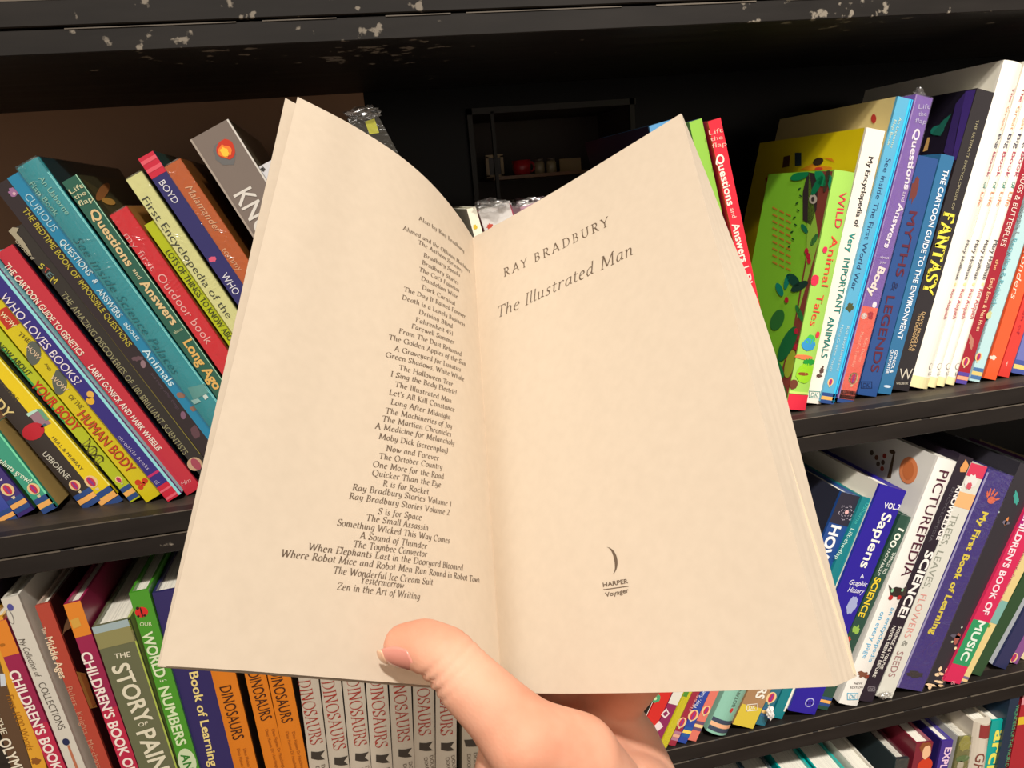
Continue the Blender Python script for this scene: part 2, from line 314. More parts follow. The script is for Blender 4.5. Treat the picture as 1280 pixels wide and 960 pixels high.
def film(m, base):
    nt = m.node_tree; out = nt.nodes['Material Output']; nt.nodes.remove(nt.nodes['Principled BSDF'])
    t = nt.nodes.new('ShaderNodeBsdfTransparent'); g = nt.nodes.new('ShaderNodeBsdfGlossy'); g.inputs['Roughness'].default_value = .2
    lw = nt.nodes.new('ShaderNodeLayerWeight'); lw.inputs['Blend'].default_value = .35
    mr = nt.nodes.new('ShaderNodeMapRange'); mr.inputs['To Min'].default_value = base * .6; mr.inputs['To Max'].default_value = .6
    n = nt.nodes.new('ShaderNodeTexNoise'); n.inputs['Scale'].default_value = 60; n.inputs['Detail'].default_value = 3; n.inputs['Distortion'].default_value = 2.5
    tc = nt.nodes.new('ShaderNodeTexCoord'); b = nt.nodes.new('ShaderNodeBump'); b.inputs['Strength'].default_value = .5; b.inputs['Distance'].default_value = .004
    nt.links.new(tc.outputs['Object'], n.inputs['Vector']); nt.links.new(n.outputs['Fac'], b.inputs['Height']); nt.links.new(b.outputs['Normal'], g.inputs['Normal']); nt.links.new(b.outputs['Normal'], lw.inputs['Normal'])
    mx = nt.nodes.new('ShaderNodeMixShader'); nt.links.new(lw.outputs['Facing'], mr.inputs[0]); nt.links.new(mr.outputs[0], mx.inputs[0])
    nt.links.new(t.outputs[0], mx.inputs[1]); nt.links.new(g.outputs[0], mx.inputs[2]); nt.links.new(mx.outputs[0], out.inputs[0])
film(FILM, .05)
PLASTIC = bpy.data.materials.new('crumpled_plastic'); PLASTIC.use_nodes = True; film(PLASTIC, .3)

class Book:
    """one book: spine, two boards, page block and its print, leaning as measured"""
    def __init__(s, row, Y, TL, BL, TR, BR, col, label, depth=.20, side=None, other=None, bulge=.0, hard=True, short=None, group=None, wrap=False, name='book'):
        zf = {'A': ZA, 'B': ZB, 'C': ZC}[row] + .0006
        P = [at_y(x, y, Y) for x, y in (TL, BL, TR, BR)]
        dl = (P[1] - P[0]).normalized(); dr = (P[3] - P[2]).normalized()
        u = ((dl + dr) / 2).normalized(); r = Vector((-u.z, 0, u.x)); s.u, s.r = u, r
        mid = (P[0] + P[1] + P[2] + P[3]) / 4
        tl = ((P[0] + P[1]) / 2 - mid).dot(r); tr = ((P[2] + P[3]) / 2 - mid).dot(r); s.w = tr - tl - .0004
        top = min((P[0] - mid).dot(u), (P[2] - mid).dot(u)) * .5 + max((P[0] - mid).dot(u), (P[2] - mid).dot(u)) * .5
        s.O = mid + r * ((tl + tr) / 2) + u * top; s.Y = Y; s.bulge = bulge
        s.L = min((s.O.z + sg * r.z * s.w / 2 - zf) / -u.z for sg in (1, -1)) if short is None else short
        base = s.O + u * s.L; s.depth = depth
        s.e = thing(name, (base.x, Y + depth / 2, base.z), label, 'book', group)
        th = .0024 if hard else .0009; s.th = th; w2 = s.w / 2; ins = .0035 if hard else .0
        s.cover = mat(col, .32, .45, .05, 30); sd = mat(side or col, .32, .45, .06, 30); od = mat(other or col, .32, .45, .06, 30)
        bm = bmesh.new(); n = 8; A = []
        for k in (0, s.L):
            ring = [bm.verts.new(s.pt(k, (-1 + 2 * i / n) * w2, s.off((-1 + 2 * i / n)))) for i in range(n + 1)]
            ring += [bm.verts.new(s.pt(k, w2, .003)), bm.verts.new(s.pt(k, -w2, .003))]; A.append(ring)
        m_ = len(A[0])
        for i in range(m_): bm.faces.new((A[0][i], A[0][(i + 1) % m_], A[1][(i + 1) % m_], A[1][i]))
        bm.faces.new(A[0]); bm.faces.new(A[1]); s.spine = obj('spine', bm, s.cover, s.e)
        for nm, t0, t1, mm in (('back_cover', -w2, -w2 + th, sd), ('front_cover', w2 - th, w2, od)):
            bm = bmesh.new(); s.bx(bm, 0, s.L, t0, t1, .003, depth)
            o = obj(nm, bm, mm, s.e)
            if nm == 'back_cover': s.left = o
            else: s.right = o
        if s.w > 2.6 * th:
            bm = bmesh.new(); s.bx(bm, ins, s.L - ins, -w2 + th, w2 - th, .0031, depth - ins - .001); obj('page_block', bm, PAPER, s.e)
        if wrap:
            bm = bmesh.new(); s.bx(bm, -.0008, s.L - .0005, -w2 + .0001, w2 - .0001, -bulge - .0012, depth + .001)
            obj('plastic_wrap', bm, FILM, s.e)
    def off(s, t): return -s.bulge * (1 - t * t)
    def pt(s, a, t, y): return Vector((s.O.x, s.Y + y, s.O.z)) + s.u * a + s.r * t
    def bx(s, bm, a0, a1, t0, t1, y0, y1):
        v = [bm.verts.new(s.pt(a, t, y)) for a in (a0, a1) for t in (t0, t1) for y in (y0, y1)]
        for f in ((0, 1, 3, 2), (4, 6, 7, 5), (0, 4, 5, 1), (2, 3, 7, 6), (0, 2, 6, 4), (1, 5, 7, 3)): bm.faces.new([v[i] for i in f])
    def loc(s, px):
        d = at_y(px[0], px[1], s.Y) - s.O; return d.dot(s.u), d.dot(s.r)
    def put(s, a, t, lay=1):                       # a point printed on the curved face of the spine
        q = max(-1, min(1, 2 * t / s.w)); return s.pt(a, t, s.off(q) - .0002 * lay)
    def flat(s, name, pts2, faces, col, lay=1):
        bm = bmesh.new(); vs = [bm.verts.new((p[0], p[1], p[2] if len(p) > 2 else 0)) for p in pts2]
        for f in faces:
            try: bm.faces.new([vs[i] for i in f])
            except ValueError: pass
        if s.bulge:                                # long strokes must follow the rounded spine
            for _ in range(3):
                eg = [e for e in bm.edges if abs(e.verts[0].co.y - e.verts[1].co.y) > s.w / 6]
                if eg: bmesh.ops.subdivide_edges(bm, edges=eg, cuts=1)
                bmesh.ops.triangulate(bm, faces=[f for f in bm.faces if len(f.verts) > 4])
        for v in bm.verts: v.co = s.put(v.co.x, v.co.y, lay + v.co.z * .12 + (1 if s.bulge else 0))
        return obj(name, bm, ink(col), s.spine)
    def text(s, st, a, b, h, col, bold=.0, shear=0., nibw=0, name='lettering', sp=1., lay=2):
        """a, b: both ends of the word along its middle, h: capital height, all as measured in the photograph"""
        A, B_ = Vector(s.loc(a)), Vector(s.loc(b)); d = B_ - A; k = d.length / math.hypot(b[0] - a[0], b[1] - a[1])
        e = d.normalized(); upv = Vector((-e.y, e.x)); H = h * k     # (down, right) frame: up is the quarter turn towards the right
        upv = Vector((-e[1], e[0]))
        vs, fs = (nib(st, nibw, shear) if nibw else glyphs(st, bold, shear, sp))
        return s.flat(name, [tuple(A + d * x + upv * ((y - .5) * H)) + (z,) for x, y, z in vs], fs, col, lay)
    def band(s, px0, px1, col, t0=-.5, t1=.5, name='colour_band', lay=1):
        a0, a1 = s.loc(px0)[0], s.loc(px1)[0]; a0 = max(a0, 0); a1 = min(a1, s.L)
        n = 6; pts = [(a, (t0 + (t1 - t0) * i / n) * s.w) for a in (a0, a1) for i in range(n + 1)]
        return s.flat(name, pts, [(i, i + 1, i + n + 2, i + n + 1) for i in range(n)], col, lay)
    def blob(s, c, rx, ry, col, name='emblem', lay=1, n=18, rot=0, wob=0.):
        A = Vector(s.loc(c)); k = abs((Vector(s.loc((c[0], c[1] + 5))) - A).length / 5); pts = []
        for i in range(n):
            q = 2 * PI * i / n; w_ = 1 + wob * random.uniform(-1, 1); x, y = rx * k * math.cos(q) * w_, ry * k * math.sin(q) * w_
            pts.append((A[0] + x * math.sin(rot) + y * math.cos(rot), A[1] + x * math.cos(rot) - y * math.sin(rot)))
        return s.flat(name, pts, [tuple(range(n))], col, lay)
    def poly(s, pxs, col, name='printed_shape', lay=1): return s.flat(name, [s.loc(p) for p in pxs], [tuple(range(len(pxs)))], col, lay)
    def balloon(s, c, r=5):
        a, t = s.loc(c); s.blob(c, r, r * 1.15, 'e8c890', 'balloon_emblem', 1); s.blob(c, r * .55, r * .95, 'c8304c', 'balloon_emblem', 2)
        s.blob(c, r * .18, r * .9, '8a3a8a', 'balloon_emblem', 3)
        k = .0011 * r / 5; a += r * .0010
        s.flat('balloon_emblem', [(a, t - k), (a, t + k), (a + 1.6 * k, t + .7 * k), (a + 1.6 * k, t - .7 * k)], [(0, 1, 2, 3)], 'd8c8a0', 2)
    def usb(s, px, dark='2c4a86', light='f0b060', h=5.):
        a = s.loc(px)[0]; k = h * .00085
        for i, c in enumerate((dark, light, dark)):
            pts = [(q, (-.5 + j / 6) * s.w) for q in (a + i * k, a + (i + .92) * k) for j in range(7)]
            s.flat('colour_band', pts, [(j, j + 1, j + 8, j + 7) for j in range(6)], c, 1)
    # print on the left or right board, given as points seen in the photograph
    def sloc(s, px, sg):
        Q = s.pt(0, sg * s.w / 2, 0); rr = ray(*px); t = (Q - CAM).dot(s.r) / rr.dot(s.r); P = CAM + rr * t - Q
        return P.dot(s.u), P.y
    def sp(s, pxs, col, sg=-1, lay=1, name='cover_art'):
        bm = bmesh.new(); vs = []
        for p in pxs:
            a, d = s.sloc(p, sg); a = max(.0005, min(s.L - .0005, a)); d = max(.0005, min(s.depth - .0005, d))
            vs.append(bm.verts.new(s.pt(a, sg * (s.w / 2 + .0002 * lay), d)))
        try: bm.faces.new(vs)
        except ValueError: pass
        return obj(name, bm, ink(col), s.left if sg < 0 else s.right)
    def sell(s, c, rx, ry, col, sg=-1, lay=1, rot=0, n=16, name='cover_art'):
        return s.sp([(c[0] + rx * math.cos(2 * PI * i / n) * math.cos(rot) - ry * math.sin(2 * PI * i / n) * math.sin(rot), c[1] + rx * math.cos(2 * PI * i / n) * math.sin(rot) + ry * math.sin(2 * PI * i / n) * math.cos(rot)) for i in range(n)], col, sg, lay, name)
def crumple(name, c, size, seed, parent=None, m=None, label=None):
    rnd = random.Random(seed); bm = bmesh.new(); c = Vector(c)
    bmesh.ops.create_icosphere(bm, subdivisions=3, radius=1)
    for v in bm.verts:
        q = v.co.copy(); f = 1 + .45 * noise.noise(q * 2.3 + Vector((seed, 0, 0))) + .25 * noise.noise(q * 6 + Vector((0, seed, 0)))
        v.co = Vector((q.x * size[0], q.y * size[1], q.z * size[2])) * f + c
    return obj(name, bm, m or PLASTIC, parent)

# ---------- upper shelf, left of the open paperback: all lean to the left
a = Book('A', .043, (-44, 600), (-3, 652), (-12, 600), (20, 645), '3a4aa0', 'blue book with a lime side and orange band, leftmost on the upper shelf', other='b8d848', depth=.19)
a.usb((8, 636))
b = Book('A', .043, (-28, 585), (25, 647.5), (0, 582), (44, 640), '3c2c74', 'dark purple book with a balloon emblem, next to the lime-sided book', other='2c5a2c', depth=.19)
b.text('know?', (-24, 580), (2, 601), 6, 'e8e0e8', .01); b.balloon((9.5, 612), 7); b.usb((17, 622), h=5.5)
c = Book('A', .043, (-25, 541), (54.4, 643.75), (-8, 531), (74, 635), '3a9c80', 'sea-green book whose title ends in grow and a balloon below it', other='c0a060', depth=.20)
c.text("how do plants grow?", (-26, 556), (39, 602), 8, 'e0f0d8', .012); c.balloon((42, 611), 6.5); c.usb((52, 620), h=6)
c.band((-25, 541), (74, 640), '7ae0b0', .38, .5)
d = Book('A', .075, (0, 537), (78, 640), (17, 527), (100, 631), 'b09448', 'olive tan book with a flowery foot set back between the green and black spines', depth=.17)
d.poly([(62, 600), (76, 590), (94, 620), (80, 634)], '4a4028'); d.blob((68, 610), 4, 4, 'a83028', 'printed_flower', 2, wob=.2); d.blob((77, 615), 4, 3.5, 'a84838', 'printed_flower', 2, wob=.2); d.blob((60, 600), 4, 3, '5a7a30', 'printed_leaf', 2); d.blob((75, 620), 2, 2, 'e0c090', 'printed_flower', 3)
e = Book('A', .046, (-32, 478), (106, 635.3), (-6, 462), (130, 633), '302824', 'black book with a red blot and cream letters under the yellow spine', depth=.21, bulge=.001)
e.text('STUDY', (-26, 476), (14, 519), 15, 'dcc888', .012); e.blob((42, 539), 13, 10, 'b81c2c', 'red_blot', 1); e.text('USBORNE', (56, 565), (87, 597), 7.5, 'c8c4b4', .008); e.balloon((94, 606), 6); e.usb((101, 615), h=6)
f = Book('A', .046, (-30, 457), (130.6, 636.6), (-8, 438), (154, 625), 'e8cc10', 'bright yellow book about Beginners with a small picture printed mid spine', other='3a4038', depth=.21)
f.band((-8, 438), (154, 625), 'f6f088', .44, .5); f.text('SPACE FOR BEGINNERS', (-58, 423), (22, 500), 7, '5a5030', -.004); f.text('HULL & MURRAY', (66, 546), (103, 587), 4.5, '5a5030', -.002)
f.poly([(31, 518), (46, 511), (64, 529), (48, 536)], '9a7884', 'printed_picture'); f.poly([(31, 518), (46, 511), (48, 513), (34, 522)], 'b8e0d0', 'printed_picture', 2); f.poly([(46, 511), (52, 511), (62, 524), (57, 526)], '6aa080', 'printed_picture', 2); f.poly([(47, 535), (56, 529), (59, 531), (49, 537)], '3a6070', 'printed_picture', 2)
f.balloon((114, 602), 7); f.usb((122, 616), h=7)
g = Book('A', .04, (-32, 394), (160.6, 627), (-20, 388), (182, 627), 'b4c01c', 'lime green book about your body with red letters and a printed double helix', depth=.21)
g.text('WHAT WE KNOW ABOUT', (-40, 392), (38, 468), 8.5, '2a4420', .006); g.text('YOUR BODY', (43, 478), (98, 536), 13, 'c83818', .022)
for i in range(26):
    t = i / 25; x, y = 107 + 19 * t, 552 + 26 * t; k_ = 6 * math.cos(t * 7.2)
    g.blob((x + k_ * .8, y - k_ * .6), 0.9, 0.9, '4a4418', 'printed_helix', 1); g.blob((x - k_ * .8, y + k_ * .6), 0.9, 0.9, '4a4418', 'printed_helix', 1)
    if i % 3 == 0: g.poly([(x + k_ * .8, y - k_ * .6), (x + k_ * .8 + .7, y - k_ * .6 + .7), (x - k_ * .8 + .7, y + k_ * .6 + .7), (x - k_ * .8, y + k_ * .6)], '8a8430', 'printed_helix')
g.balloon((148.5, 599.5), 3.8); g.usb((152, 610), h=5.5)
g.band((10, 430), (80, 530), '3a9450', -.5, -.34)
h = Book('A', .034, (-18, 386), (182, 627), (6, 372), (208, 620), 'd2c010', 'mustard yellow book about the human body with dark oval badges', depth=.21)
h.poly([(0, 387), (8, 383), (25, 404), (9, 412), (0, 400)], 'b83020', 'red_badge'); h.text('WOW', (2, 391), (19, 408), 7, 'f0dcb0', .02)
h.text('THE', (24, 416), (37, 427), 6.5, '6a5c18', .003); h.blob((42, 441), 8, 15, '5a6058', 'grey_badge', 1, rot=.67, wob=.06); h.text('HOW', (35, 433), (50, 448), 7, 'd8c0a0', .01)
h.text('AND', (57, 454), (63, 463), 4, '6a5c18', .003); h.blob((74.5, 478), 8, 16, '5a6058', 'grey_badge', 1, rot=.67, wob=.06); h.text('WOW', (65, 470), (84, 488), 7.5, 'd8c0a0', .01)
h.text('OF THE', (87, 494), (103, 510), 6.5, '6a5c18', .003); h.text('HUMAN BODY', (101, 515), (166, 588), 13, 'b02c18', .02); h.text('HUMAN BODY', (101.5, 515.5), (165.5, 587), 11.5, 'c8502c', -.004, lay=4)
h.blob((172.5, 603), 3.5, 3.5, 'c83c18', 'paw_emblem'); h.blob((181, 601), 3.5, 3.5, 'c83c18', 'paw_emblem'); h.blob((176, 609), 3, 3, 'c83c18', 'paw_emblem'); h.blob((179, 605), 2.5, 2.5, 'c83c18', 'paw_emblem')
i_ = Book('A', .028, (-36, 327), (208.75, 626.6), (-20, 313), (228, 617.5), '30267c', 'dark blue book asking Who Loves Books with a pale blue edge and red foot', other='8ad8e0', depth=.21)
i_.band((-30, 320), (226, 620), '90dce0', .32, .5); i_.text('WHO LOVES BOOKS?', (4, 368), (99, 479), 11.5, 'e8e0e4', -.002)
i_.blob((113, 493), 4, 4.5, 'e0b050', 'printed_bird', 1); i_.blob((113, 501), 4.5, 5, 'e0b030', 'printed_bird', 1); i_.blob((111, 497), 1.2, 1.2, '402010', 'printed_bird', 2)
i_.text('chronicle books', (149, 545), (186, 586), 5, 'c8c0e0', -.004, .2, sp=1.2)
i_.band((183, 596), (185, 598.5), 'c02868', -.5, .32); i_.band((200, 607), (232, 640), 'c82038', -.5, .32, lay=2); i_.text('ud', (195, 600), (199, 604), 7, 'b8b0d8', -.005, .3)
i_.band((205, 611), (207, 613), 'e06070', -.5, .32, lay=3); i_.band((211, 620), (213, 622.5), 'e06070', -.5, .32, lay=3)
j = Book('A', .037, (-3.5, 318), (234, 621), (14, 304.4), (251, 607), 'c02c3c', 'red book, The Cartoon Guide to Genetics, with white capitals', other='18202c', depth=.21)
j.text('THE CARTOON GUIDE TO GENETICS', (8, 330), (103, 443), 8.5, 'f0d8c4', .02); j.text('LARRY GONICK AND MARK WHEELIS', (113, 457), (200, 562), 7.5, 'f4e0d4', .02); j.text('Hm', (226, 605), (238, 599), 6, 'e0a0a0', -.002, .3)
k = Book('A', .034, (11, 287), (238.7, 579.7), (31, 280), (251, 567.5), '2c2824', 'charcoal book with gold thin capitals about brilliant scientists', depth=.21)
k.text('Goddard', (21, 300), (43, 324), 6, 'b0a890', -.002, .25); k.text('S', (50, 331), (55, 334), 8, 'c0b840', .01); k.text('T', (56, 336), (61, 339), 8, 'b84838', .01); k.text('E', (60, 341), (65, 346), 8, '587878', .01); k.text('M', (65, 348), (71, 352), 9, 'c8b840', .01)
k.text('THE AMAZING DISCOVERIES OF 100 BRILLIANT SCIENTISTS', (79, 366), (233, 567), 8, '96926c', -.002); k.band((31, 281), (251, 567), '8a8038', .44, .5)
k.blob((243.5, 580), 8.5, 8.5, 'c0a080', 'balloon_emblem'); k.blob((245, 580), 4.5, 8, 'a04858', 'balloon_emblem', 2)
k.poly([(11, 289), (16, 284), (24, 285), (21, 291), (29, 300), (40, 318), (38, 320), (26, 306)], 'a09880', 'torn_wrapper', 3)
l = Book('A', .032, (-8, 234), (251, 567.5), (9, 223), (257, 545), '2a2024', 'black bedtime book with mustard capitals about impossible questions', depth=.22)
l.blob((17, 241), 6, 6, '9a6a94', 'printed_flower', 1, wob=.3); l.blob((18, 242), 2, 2, 'd0a8b8', 'printed_flower', 2)
l.text('THE BEDTIME BOOK OF IMPOSSIBLE QUESTIONS', (31, 261), (163, 432), 8, 'b4a838', .012)
l.blob((172, 448), 6, 3, '604850', 'printed_bird', rot=.5, wob=.3); l.blob((179, 455), 3, 5, '8a7078', 'printed_bird', rot=.5); l.text('and many other things', (190, 466), (224, 511), 4, '5a4a58', -.004); l.blob((229, 519), 3, 5, '7a5870', 'printed_bird', rot=.5); l.blob((244, 540), 5, 9, '5c4048', 'printed_bird', rot=.5, wob=.2)
m = Book('A', .031, (8.4, 222.5), (255.6, 545), (24, 215), (264, 529), '1c80a8', 'blue curious book of questions and answers about animals', depth=.22)
m.text('CURIOUS', (34, 243), (70, 288), 10, 'a8d0dc', -.004); m.text('QUESTIONS', (77, 300), (114, 343), 9, 'c8e0e4', .01); m.text('&', (118, 349), (121, 354), 7, 'c8dce4', .012); m.text('ANSWERS', (124, 361), (151, 396), 8.5, 'c8e0e8', .01); m.text('about', (157, 403), (174, 424), 7, 'c0e0e8', .01); m.text('Animals', (181, 436), (217, 481), 9.5, 'c8e4ec', .006)
m.blob((226, 494), 5, 3.5, '8c6858', 'printed_fox', rot=.9); m.blob((242, 511), 4, 3, '8c6858', 'printed_fox', rot=.9, wob=.2)
n = Book('A', .030, (20.3, 211), (262, 533), (48.7, 195.5), (272, 502), '2c929c', 'wide turquoise flap book in glossy film with a painted highlight down its hinge', other='20383c', depth=.22, bulge=.002, wrap=True)
n.text('An Usborne', (52, 221), (87, 267), 8, '90c8b8', -.003); n.text('Flap Book', (40, 228), (73, 268), 8, '90c8b8', -.003); n.text('See inside Science Palaces', (96, 296), (222, 466), 12, '127884', -.004, .35, sp=1.1); n.band((60, 215), (272, 502), '8ae8e8', .43, .5)  # the pale band along the hinge is the film's highlight, painted as colour
n.poly([(235, 484), (256, 479), (262, 490), (242, 499)], '5c9c98', 'printed_picture'); n.poly([(254, 494), (258, 492), (261, 496), (257, 499)], 'd0e0d8', 'printed_picture', 2); n.poly([(239, 500), (248, 497), (252, 501), (243, 505)], '9cc8c4', 'printed_picture', 2)
o_ = Book('A', .030, (77, 228), (276, 505), (95.6, 218), (292, 494), '245c4c', 'dark green lift-the-flap book of questions and answers about long ago', other='3c3c28', depth=.22)
o_.text('Lift', (87, 240), (103, 231), 6.5, 'c8c8a0', .006); o_.text('the', (93, 247), (107, 240), 6, 'c8c8a0', .006); o_.text('flap', (98, 255), (116, 247), 7, 'c8c8a0', .006)
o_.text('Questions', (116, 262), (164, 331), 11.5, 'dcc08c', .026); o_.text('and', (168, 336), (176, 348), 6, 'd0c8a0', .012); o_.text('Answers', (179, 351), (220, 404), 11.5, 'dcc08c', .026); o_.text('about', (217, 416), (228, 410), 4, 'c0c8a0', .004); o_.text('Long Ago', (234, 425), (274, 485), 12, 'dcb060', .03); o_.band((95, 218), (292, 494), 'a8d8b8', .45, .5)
o_.sp([(100, 222), (300, 290), (300, 430), (200, 340)], '4a4428', 1); o_.sell((128, 240), 6, 13, 'a06838', 1, 2, .6); o_.sell((135, 252), 9, 4, 'c89848', 1, 3, .3)
p = Book('A', .029, (137, 268.4), (276, 468), (158, 259), (300, 458), 'd42430', 'red outdoor book in creased film with thin white lettering', other='a8743c', depth=.21, wrap=True)
p.text('my first', (158, 292), (193, 337), 9, 'f0a8a8', -.008); p.text('Outdoor book', (200, 343), (263, 428), 11, 'f4b8b4', -.004, sp=1.05)
q = Book('A', .031, (179.7, 281.6), (300, 452), (196, 273), (314, 443), 'b0bc10', 'acid green book full of lots of things to know', depth=.21)
q.text('LOTS OF THINGS TO KNOW ABOUT', (210, 313), (296, 434), 8, '3c4414', .006)
r_ = Book('A', .028, (157.2, 223.75), (310, 446), (177, 215), (326, 430), 'dcdc98', 'pale yellow book, First Encyclopedia, with thin dark lettering', other='90904c', depth=.21, wrap=True)
r_.text('First Encyclopedia of the', (181, 247), (288, 396), 10, '3c4034', -.006)
s_ = Book('A', .027, (172, 198.75), (326, 424), (191.6, 188.6), (345, 416), '2c2a68', 'indigo book with a red striped head and the word BOYD', other='1c4440', depth=.22)
s_.band((172, 198), (190, 224), 'c8203c'); s_.band((176, 203), (179, 207), 'e05868', lay=2); s_.band((183, 213), (186, 217), 'e05868', lay=2)
s_.text('BOYD', (202, 226), (221, 253), 9, 'dcdce4', .004); s_.blob((266, 324), 4.5, 3.5, 'd85878', 'printed_rose', wob=.25); s_.text('WHO', (280, 342), (297, 367), 9.5, 'dcdce4', .004)
t = Book('A', .028, (204, 209), (345, 418), (225.2, 198.75), (366, 406), 'c0602c', 'orange book with a faded scribbled title in creased film', other='7a4a1c', depth=.21, wrap=True)
t.text('Malamander', (235, 232), (275, 290), 10, 'e0b088', -.002, .3); t.text('tommy', (280, 310), (302, 338), 8, 'e0a880', 0, .2)
u = Book('A', .035, (239.2, 173.75), (380, 400), (283, 149.5), (430, 375), '7c7068', 'thick grey hardback with a glowing rock emblem and large white capitals', other='5c5444', depth=.24, name='hardback_book')
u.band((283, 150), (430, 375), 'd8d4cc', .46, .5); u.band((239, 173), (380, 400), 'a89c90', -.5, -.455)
u.blob((281, 193), 13, 15, '686868', 'printed_rock', 1, wob=.1); u.blob((282, 187), 12, 12, 'c83418', 'printed_rock', 2, wob=.12); u.blob((281, 189), 8, 8, 'f0802c', 'printed_rock', 3, wob=.15); u.blob((281, 190), 5, 6, 'f8c83c', 'printed_rock', 4, wob=.2)
u.text('KNOWLEDGE', (303, 238), (395, 385), 26, 'dcd8d0', .012)
v_ = Book('A', .045, (320, 211), (455, 430), (342, 198), (470, 420), 'dcdce0', 'white book mostly hidden by the open page, right of the grey hardback', depth=.2)
v_.text('i', (327, 209), (331, 213), 5, '303030', .02)
# things just seen above the open pages
x_ = Book('A', .05, (434, 147), (560, 380), (466, 133), (590, 362), '2c2a22', 'black book in a clear bag peeping over the left page', depth=.12, wrap=True)
x_.poly([(456, 152), (468, 148), (474, 166), (462, 168)], 'b8b83c', 'yellow_label'); crumple('bag_top', at_y(455, 141, .05), (.014, .006, .005), 11, x_.e)
y_ = Book('A', .05, (584, 262), (640, 470), (594, 258), (652, 466), 'f0ecd8', 'thin cream book with yellow marks standing in the gap between the open pages', depth=.14)
y_.blob((594, 284), 3, 3, 'd8b830', 'printed_star', wob=.3)
z_ = Book('A', .05, (598, 262), (660, 460), (637, 254), (700, 450), 'e0dcd8', 'white book with a red star in crumpled film between the open pages', depth=.15, side='c05870', wrap=True, short=.26)
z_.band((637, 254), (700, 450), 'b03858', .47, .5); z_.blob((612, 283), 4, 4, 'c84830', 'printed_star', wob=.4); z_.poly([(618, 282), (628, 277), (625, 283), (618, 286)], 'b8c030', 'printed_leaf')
crumple('film_top', at_y(612, 257, .05), (.014, .01, .006), 5, z_.e); crumple('film_top', at_y(628, 256, .055), (.010, .01, .004), 8, z_.e)
w1 = Book('A', .055, (650, 258), (705, 460), (690, 248), (745, 450), 'd8a8bc', 'pink book in shiny film behind the right-hand page', depth=.15, wrap=True, short=.26)
crumple('film_top', at_y(668, 254, .055), (.018, .01, .005), 9, w1.e)
g0 = Book('A', .045, (812, 158), (862, 395), (838, 149), (890, 390), '5a98c8', 'sky blue book with just a corner above the right-hand page', depth=.2, side='241c30')
g1 = Book('A', .040, (861.6, 152), (915, 400), (877, 148.6), (931, 395), '8cc048', 'leaf green book hugging the right edge of the open paperback', depth=.21, other='5878a8')
g2 = Book('A', .034, (884.6, 152), (940, 410), (901, 147), (958, 420), 'dc2438', 'crimson lift-the-flap questions book leaning left beside the open paperback', other='30181c', depth=.21)
g2.text('Lift', (886, 166), (903, 162), 5.5, 'f4b0a0', .004); g2.text('the', (888, 174), (903, 171), 5, 'f4b0a0', .004); g2.text('flap', (890, 182), (908, 179), 5.5, 'f4b0a0', .004)
g2.text('Questions', (899, 193), (914, 256), 10.5, 'f0dcd0', .024); g2.text('and', (915, 260), (918, 272), 6, 'f0c0b4', .008); g2.text('Answers', (919, 279), (931, 327), 10, 'f0dcd0', .024); g2.text('| Plastic', (932, 333), (946, 388), 8, 'f0d0c4', .01)

# ---------- upper shelf, right: all lean to the right
W = Book('A', .025, (1040, 214), (984, 512), (1072, 214), (1003.5, 512), '9ccc58', 'jungle green Wild Animal Tales book with a leafy cover and red foot', side='90d838', depth=.12, bulge=.0015)
W.sp([(1041, 214), (1023, 214), (1006, 330), (990, 420), (975, 470), (984, 512)], '8a4438', -1, 1, 'printed_trunk'); W.sp([(1024, 300), (1012, 214), (1008, 330), (996, 400)], '9cd048', -1, 2, 'printed_trunk')
W.sp([(1010, 214), (1024, 218), (1021, 262), (1014, 282), (1004, 275), (1004, 240)], '3a3030', -1, 2, 'printed_sloth')
for q in range(9): W.sell((1000 - 1.6 * q + (q % 2) * 3, 236 + 9 * q), 2.2, .9, '1c4c24', -1, 3, .6 if q % 2 else -.5, name='printed_leaf')
for cx, cy, rx, ry, rot, cl in ((1012, 400, 4, 14, .3, '1c6c38'), (1000, 392, 3, 12, -.4, '2c8444'), (1018, 300, 3, 9, .5, '2c9c60'), (1006, 286, 3, 7, -.6, '1c7c54'), (972, 400, 8, 14, .4, '347c38'), (994, 474, 4, 12, .2, '58a038')): W.sell((cx, cy), rx, ry, cl, -1, 2, rot, name='printed_leaf')
W.sell((1017, 249), 5, 6, 'c8c0b0', -1, 3, name='printed_sloth'); W.sell((1017, 249), 2, 3, '403838', -1, 4, name='printed_sloth')
for cx, cy, rx, ry, rot, cl in ((1000, 220, 12, 5, -.3, '128a50'), (1026, 222, 12, 6, 1.2, '189860'), (1022, 232, 4, 14, .5, '108054'), (1034, 225, 3, 16, .2, '4a4030'), (1040, 232, 4, 14, -.2, '20a070'), (1000, 358, 12, 5, -.5, '204438'), (992, 350, 10, 6, .8, '1c5040'), (985, 430, 8, 24, .45, '1c7440'), (972, 458, 5, 16, -.5, '2a9048'), (988, 455, 6, 18, .25, 'a8c038'), (975, 362, 4, 9, -.4, '189078'), (984, 352, 3, 10, .2, '189078'), (978, 490, 6, 18, -.4, '2c8038')):
    W.sell((cx, cy), rx, ry, cl, -1, 3, rot, name='printed_leaf')
for cx, cy in ((1011, 320), (1009, 314), (1012, 326), (984, 375), (996, 414), (996, 434), (1000, 424)): W.sell((cx, cy), 2.5, 4, 'c82840', -1, 4, name='printed_berry')
for i in range(9):
    for j in range(3):
        x, y = 966 + j * 8.5, 258 + i * 8.5 + j * 4; W.sp([(x, y), (x + 6, y + 3.2), (x + 5.6, y + 5.4), (x - .4, y + 2.2)], 'c89030', -1, 1, 'printed_line')
